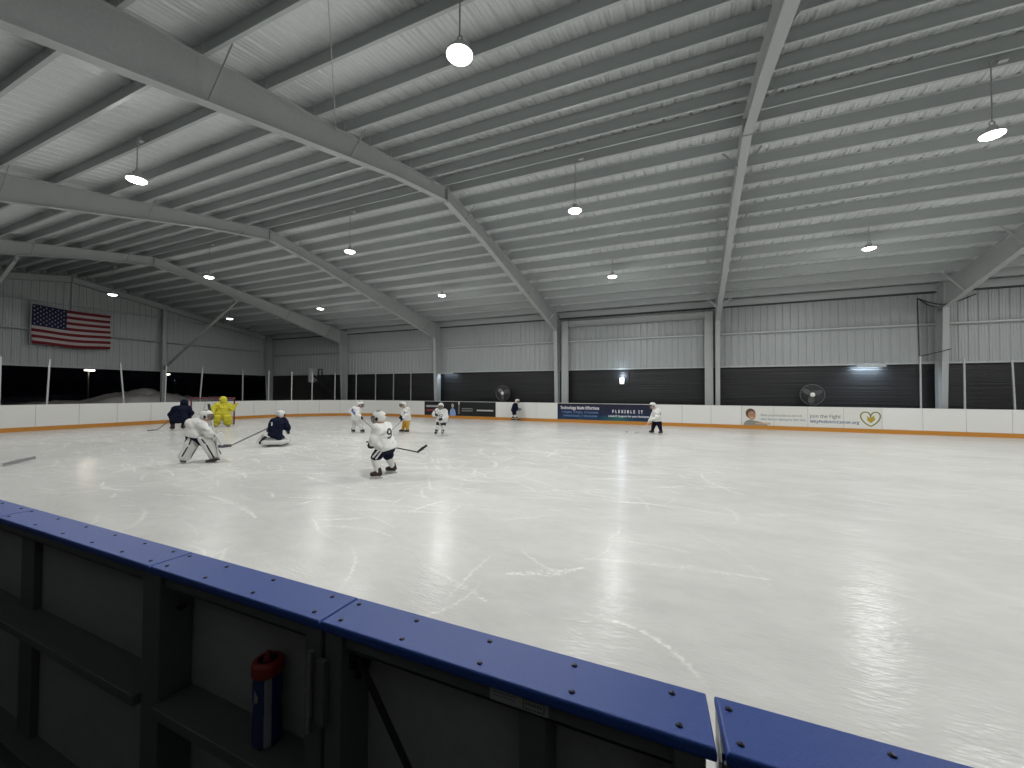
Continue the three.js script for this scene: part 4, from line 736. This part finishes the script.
{
  const at = [-8.82, 13.13];
  person({ at, label: 'skater in white facing the camera with black banded socks', face: [-0.1, -0.3, 0.95], bands: true,
    j: { head: [0.03, 1.11, 0.06], neck: [0.03, 0.99, 0], chest: [0.03, 0.84, 0], shL: [0.18, 0.91, 0.0], elL: [0.23, 0.7, 0.06], haL: [0.05, 0.64, 0.22], shR: [-0.13, 0.91, 0.0], elR: [-0.22, 0.8, 0.1], haR: [-0.15, 0.8, 0.24], hipL: [0.13, 0.55, -0.03], hipR: [-0.03, 0.55, -0.03], knL: [0.12, 0.35, 0.06], knR: [-0.07, 0.35, 0.08], anL: [0.1, 0.128, 0], anR: [-0.15, 0.128, 0.02] },
    toeL: [0.15, 0, 1], toeR: [-0.2, 0, 1], c: { jersey: C.white, pants: C.dark, socks: C.white, gloves: C.dark, skates: C.dark, helmet: C.white, bands: C.dark }, number: ['12', 0.03, 0.76, 0.15, 0.16, 0.14, '#3c4048', [0, 0, 1]] });
  stick(at, [-0.22, 1.0, 0.2], [0.14, 0.05, 0.36], [0.3, 0.03, 0.4], 'pale hockey stick of the skater facing the camera', [C.offwhite, C.offwhite]);
}
person({ at: [-9.15, 21.25], label: 'distant skater in a navy jersey leaning forward along the far boards', face: [0.9, -0.2, 0.2], hem: -0.05,
  j: { head: [0.1, 1.15, 0], neck: [0.04, 1.03, 0], chest: [-0.03, 0.86, 0], shL: [0.0, 0.92, 0.14], elL: [-0.06, 0.72, 0.2], haL: [0.16, 0.66, 0.2], shR: [-0.02, 0.92, -0.13], elR: [0.06, 0.74, -0.2], haR: [0.24, 0.7, -0.12], hipL: [-0.1, 0.6, 0.08], hipR: [-0.1, 0.6, -0.08], knL: [-0.02, 0.38, 0.1], knR: [-0.08, 0.38, -0.08], anL: [0.1, 0.128, 0.08], anR: [-0.16, 0.128, -0.08] },
  toeL: [0.9, 0, 0.3], toeR: [0.9, 0, 0.2], bands: true, c: { jersey: C.navy, pants: C.navy, socks: C.offwhite, gloves: C.grey, skates: C.dark, helmet: C.white, bands: C.dark } });
{
  const at = [-1.27, 17.26];
  person({ at, label: 'lone skater in white with dark socks pushing a puck before the navy advertisement', face: [-0.8, -0.4, 0.4],
    j: { head: [-0.12, 1.15, 0.03], neck: [-0.05, 1.03, 0], chest: [0.03, 0.86, 0], shL: [0.1, 0.92, 0.15], elL: [0.06, 0.7, 0.22], haL: [-0.18, 0.56, 0.2], shR: [-0.02, 0.94, -0.13], elR: [-0.12, 0.74, -0.2], haR: [-0.24, 0.54, -0.02], hipL: [0.08, 0.58, 0.09], hipR: [0.04, 0.58, -0.08], knL: [0.14, 0.36, 0.1], knR: [-0.08, 0.36, -0.06], anL: [0.19, 0.128, 0.1], anR: [-0.14, 0.128, -0.05] },
    toeL: [-0.6, 0, 0.8], toeR: [-0.8, 0, 0.5], c: { jersey: C.white, pants: C.navy, socks: C.navy, gloves: C.offwhite, skates: C.brown, helmet: C.white }, number: ['7', 0.12, 0.82, 0.14, 0.12, 0.16, '#30343c', [0.4, 0, 0.9]] });
  stick(at, [0.0, 0.78, 0.14], [-0.62, 0.06, 0.2], [-0.83, 0.03, 0.22], 'pale hockey stick of the lone skater by the navy advertisement', [C.offwhite, C.offwhite]);
}
single('hockey_puck', new THREE.CylinderGeometry(0.04, 0.04, 0.026, 20), C.dark, 'black puck on the ice ahead of the lone skater', 'puck', [-2.45, 0.0135, 17.5]);
// the navy player down on one knee with a goalkeeper's stick
{
  const at = [-11.56, 8.29];
  person({ at, label: 'navy jersey goalkeeper kneeling on the ice with a white helmet', face: [0.55, 0, -0.8], wide: 1.1, hem: -0.1, pads: true, padL: [0.2, -1, 0.1], padR: [0.2, -1, 0.1],
    j: { head: [0.2, 0.96, -0.05], neck: [0.16, 0.84, 0], chest: [0.12, 0.68, 0], shL: [0.0, 0.74, 0.1], elL: [-0.06, 0.56, 0.16], haL: [-0.1, 0.5, 0.02], shR: [0.28, 0.74, -0.06], elR: [0.38, 0.55, 0.0], haR: [0.4, 0.44, -0.1], hipL: [0.02, 0.38, 0.1], hipR: [0.08, 0.38, -0.1], knL: [0.2, 0.19, 0.14], knR: [0.24, 0.19, -0.2], anL: [-0.24, 0.2, 0.12], anR: [-0.2, 0.2, -0.2] },
    toeL: [-0.5, -0.8, 0], toeR: [-0.5, -0.8, 0], soleL: [0.8, -0.5, 0], soleR: [0.8, -0.5, 0], c: { jersey: C.navy, pants: C.navy, socks: C.grey, gloves: C.dark, skates: C.dark, helmet: C.white, pads: C.offwhite, padStripe: C.dark },
    number: ['1', -0.02, 0.68, 0.16, 0.15, 0.16, '#d8dae0', [-0.35, 0.1, 0.95]] });
  stick(at, [0.0, 0.62, 0.06], [-1.05, 0.07, -0.1], [-1.43, 0.06, -0.08], 'long grey goalkeeper stick held low by the kneeling navy player', [C.grey, C.purple, C.dark], 1.7);
}
// the goalkeeper in white, crouched
{
  const at = [-10.51, 5.75];
  person({ at, label: 'crouching goalkeeper in a white jersey with large white leg pads', face: [0.85, -0.25, 0.35], wide: 1.02, hem: -0.05, pads: true, padL: [0.55, 0.1, 0.75], padR: [0.5, 0.1, 0.8],
    j: { head: [0.09, 1.08, 0.08], neck: [0.0, 0.99, 0.03], chest: [-0.08, 0.85, 0], shL: [0.0, 0.88, 0.18], elL: [0.12, 0.7, 0.3], haL: [0.3, 0.58, 0.3], shR: [-0.2, 0.9, -0.1], elR: [0.02, 0.76, -0.26], haR: [0.2, 0.72, -0.2], hipL: [-0.1, 0.63, 0.1], hipR: [-0.16, 0.63, -0.1], knL: [0.08, 0.42, 0.16], knR: [-0.22, 0.4, -0.02], anL: [0.22, 0.13, 0.14], anR: [-0.34, 0.13, -0.05] },
    toeL: [0.4, 0, 0.9], toeR: [0.5, 0, 0.85], c: { jersey: C.white, pants: C.navy, socks: C.offwhite, gloves: C.offwhite, skates: C.dark, helmet: C.white, pads: C.white, padStripe: C.dark, holder: C.dark } });
  const b = thing('blocker_pad', 'white goalkeeper blocker worn by the crouching goalkeeper', 'glove', [at[0], 0, at[1]]); b.rotation.y = Math.atan2(-at[0], at[1]);
  part('board', new RoundedBoxGeometry(0.16, 0.3, 0.05, 3, 0.02).rotateZ(0.5).rotateY(0.5).translate(0.37, 0.55, 0.4), C.white, b); part('edge', new RoundedBoxGeometry(0.17, 0.02, 0.06, 2, 0.008).rotateZ(0.5).rotateY(0.5).translate(0.31, 0.67, 0.4), C.dark, b);
  stick(at, [0.13, 1.34, -0.16], [0.34, 0.08, 0.34], [0.1, 0.05, 0.45], 'black and white stick of the crouching goalkeeper', [C.offwhite, C.dark, C.dark], 1.3);
}
// the adult in navy bent over behind the goalkeeper
{
  const at = [-19.77, 10.0];
  person({ at, label: 'person in navy crouching with back turned beside the goal', face: [0.2, -0.5, -0.85], size: 1.25, wide: 1.15, hem: -0.1,
    j: { head: [0.12, 1.13, -0.16], neck: [0.08, 1.03, -0.1], chest: [0.03, 0.82, 0], shL: [-0.17, 0.9, -0.02], elL: [-0.32, 0.66, -0.1], haL: [-0.28, 0.42, -0.2], shR: [0.24, 0.92, -0.05], elR: [0.36, 0.7, -0.1], haR: [0.26, 0.48, -0.25], hipL: [-0.14, 0.46, 0.06], hipR: [0.06, 0.46, 0.06], knL: [-0.26, 0.42, -0.26], knR: [0.16, 0.42, -0.26], anL: [-0.24, 0.16, 0.04], anR: [0.1, 0.16, 0.04] },
    toeL: [-0.4, 0, -0.9], toeR: [0.2, 0, -0.95], c: { jersey: C.navy, pants: C.navy, socks: C.navy, gloves: C.navy, skates: C.dark, helmet: C.navy } });
  stick(at, [-0.25, 0.5, -0.26], [-0.72, 0.06, 0.1], [-1.02, 0.05, 0.2], 'grey hockey stick lying low beside the crouching person in navy', [C.grey, C.grey]);
}
// the person dressed all in yellow kneeling before the goal
person({ at: [-19.9, 11.75], label: 'person all in yellow kneeling in front of the goal', face: [0.1, -0.1, -1], size: 1.25, wide: 1.1, pads: true, padL: [0, 0, 1], padR: [0, 0, 1], hem: -0.12,
  j: { head: [0.03, 1.26, 0.05], neck: [0.03, 1.12, 0], chest: [0.02, 0.92, 0], shL: [0.24, 1.0, 0.0], elL: [0.38, 0.82, 0.1], haL: [0.5, 1.0, 0.16], shR: [-0.2, 1.0, 0], elR: [-0.36, 0.86, 0.06], haR: [-0.34, 0.66, 0.2], hipL: [0.14, 0.56, 0], hipR: [-0.12, 0.56, 0], knL: [0.2, 0.36, 0.14], knR: [-0.22, 0.36, 0.14], anL: [0.22, 0.16, -0.1], anR: [-0.24, 0.16, -0.1] },
  toeL: [0.5, 0, 0.8], toeR: [-0.5, 0, 0.8], c: { jersey: C.yellow, pants: C.yellow, socks: C.yellow, gloves: C.yellow, skates: C.dark, hood: C.yellow, pads: C.yellow, padStripe: C.gold } });
// a stick lying at the edge of the picture
stick([-13.6, 3.8], [-1.8, 0.035, 0.0], [-0.22, 0.04, 0.05], [0.22, 0.12, -0.22], 'lone grey hockey stick lying on the ice near the camera side boards', [C.offwhite, C.ash], 1.5);
renderer.render(scene, camera);
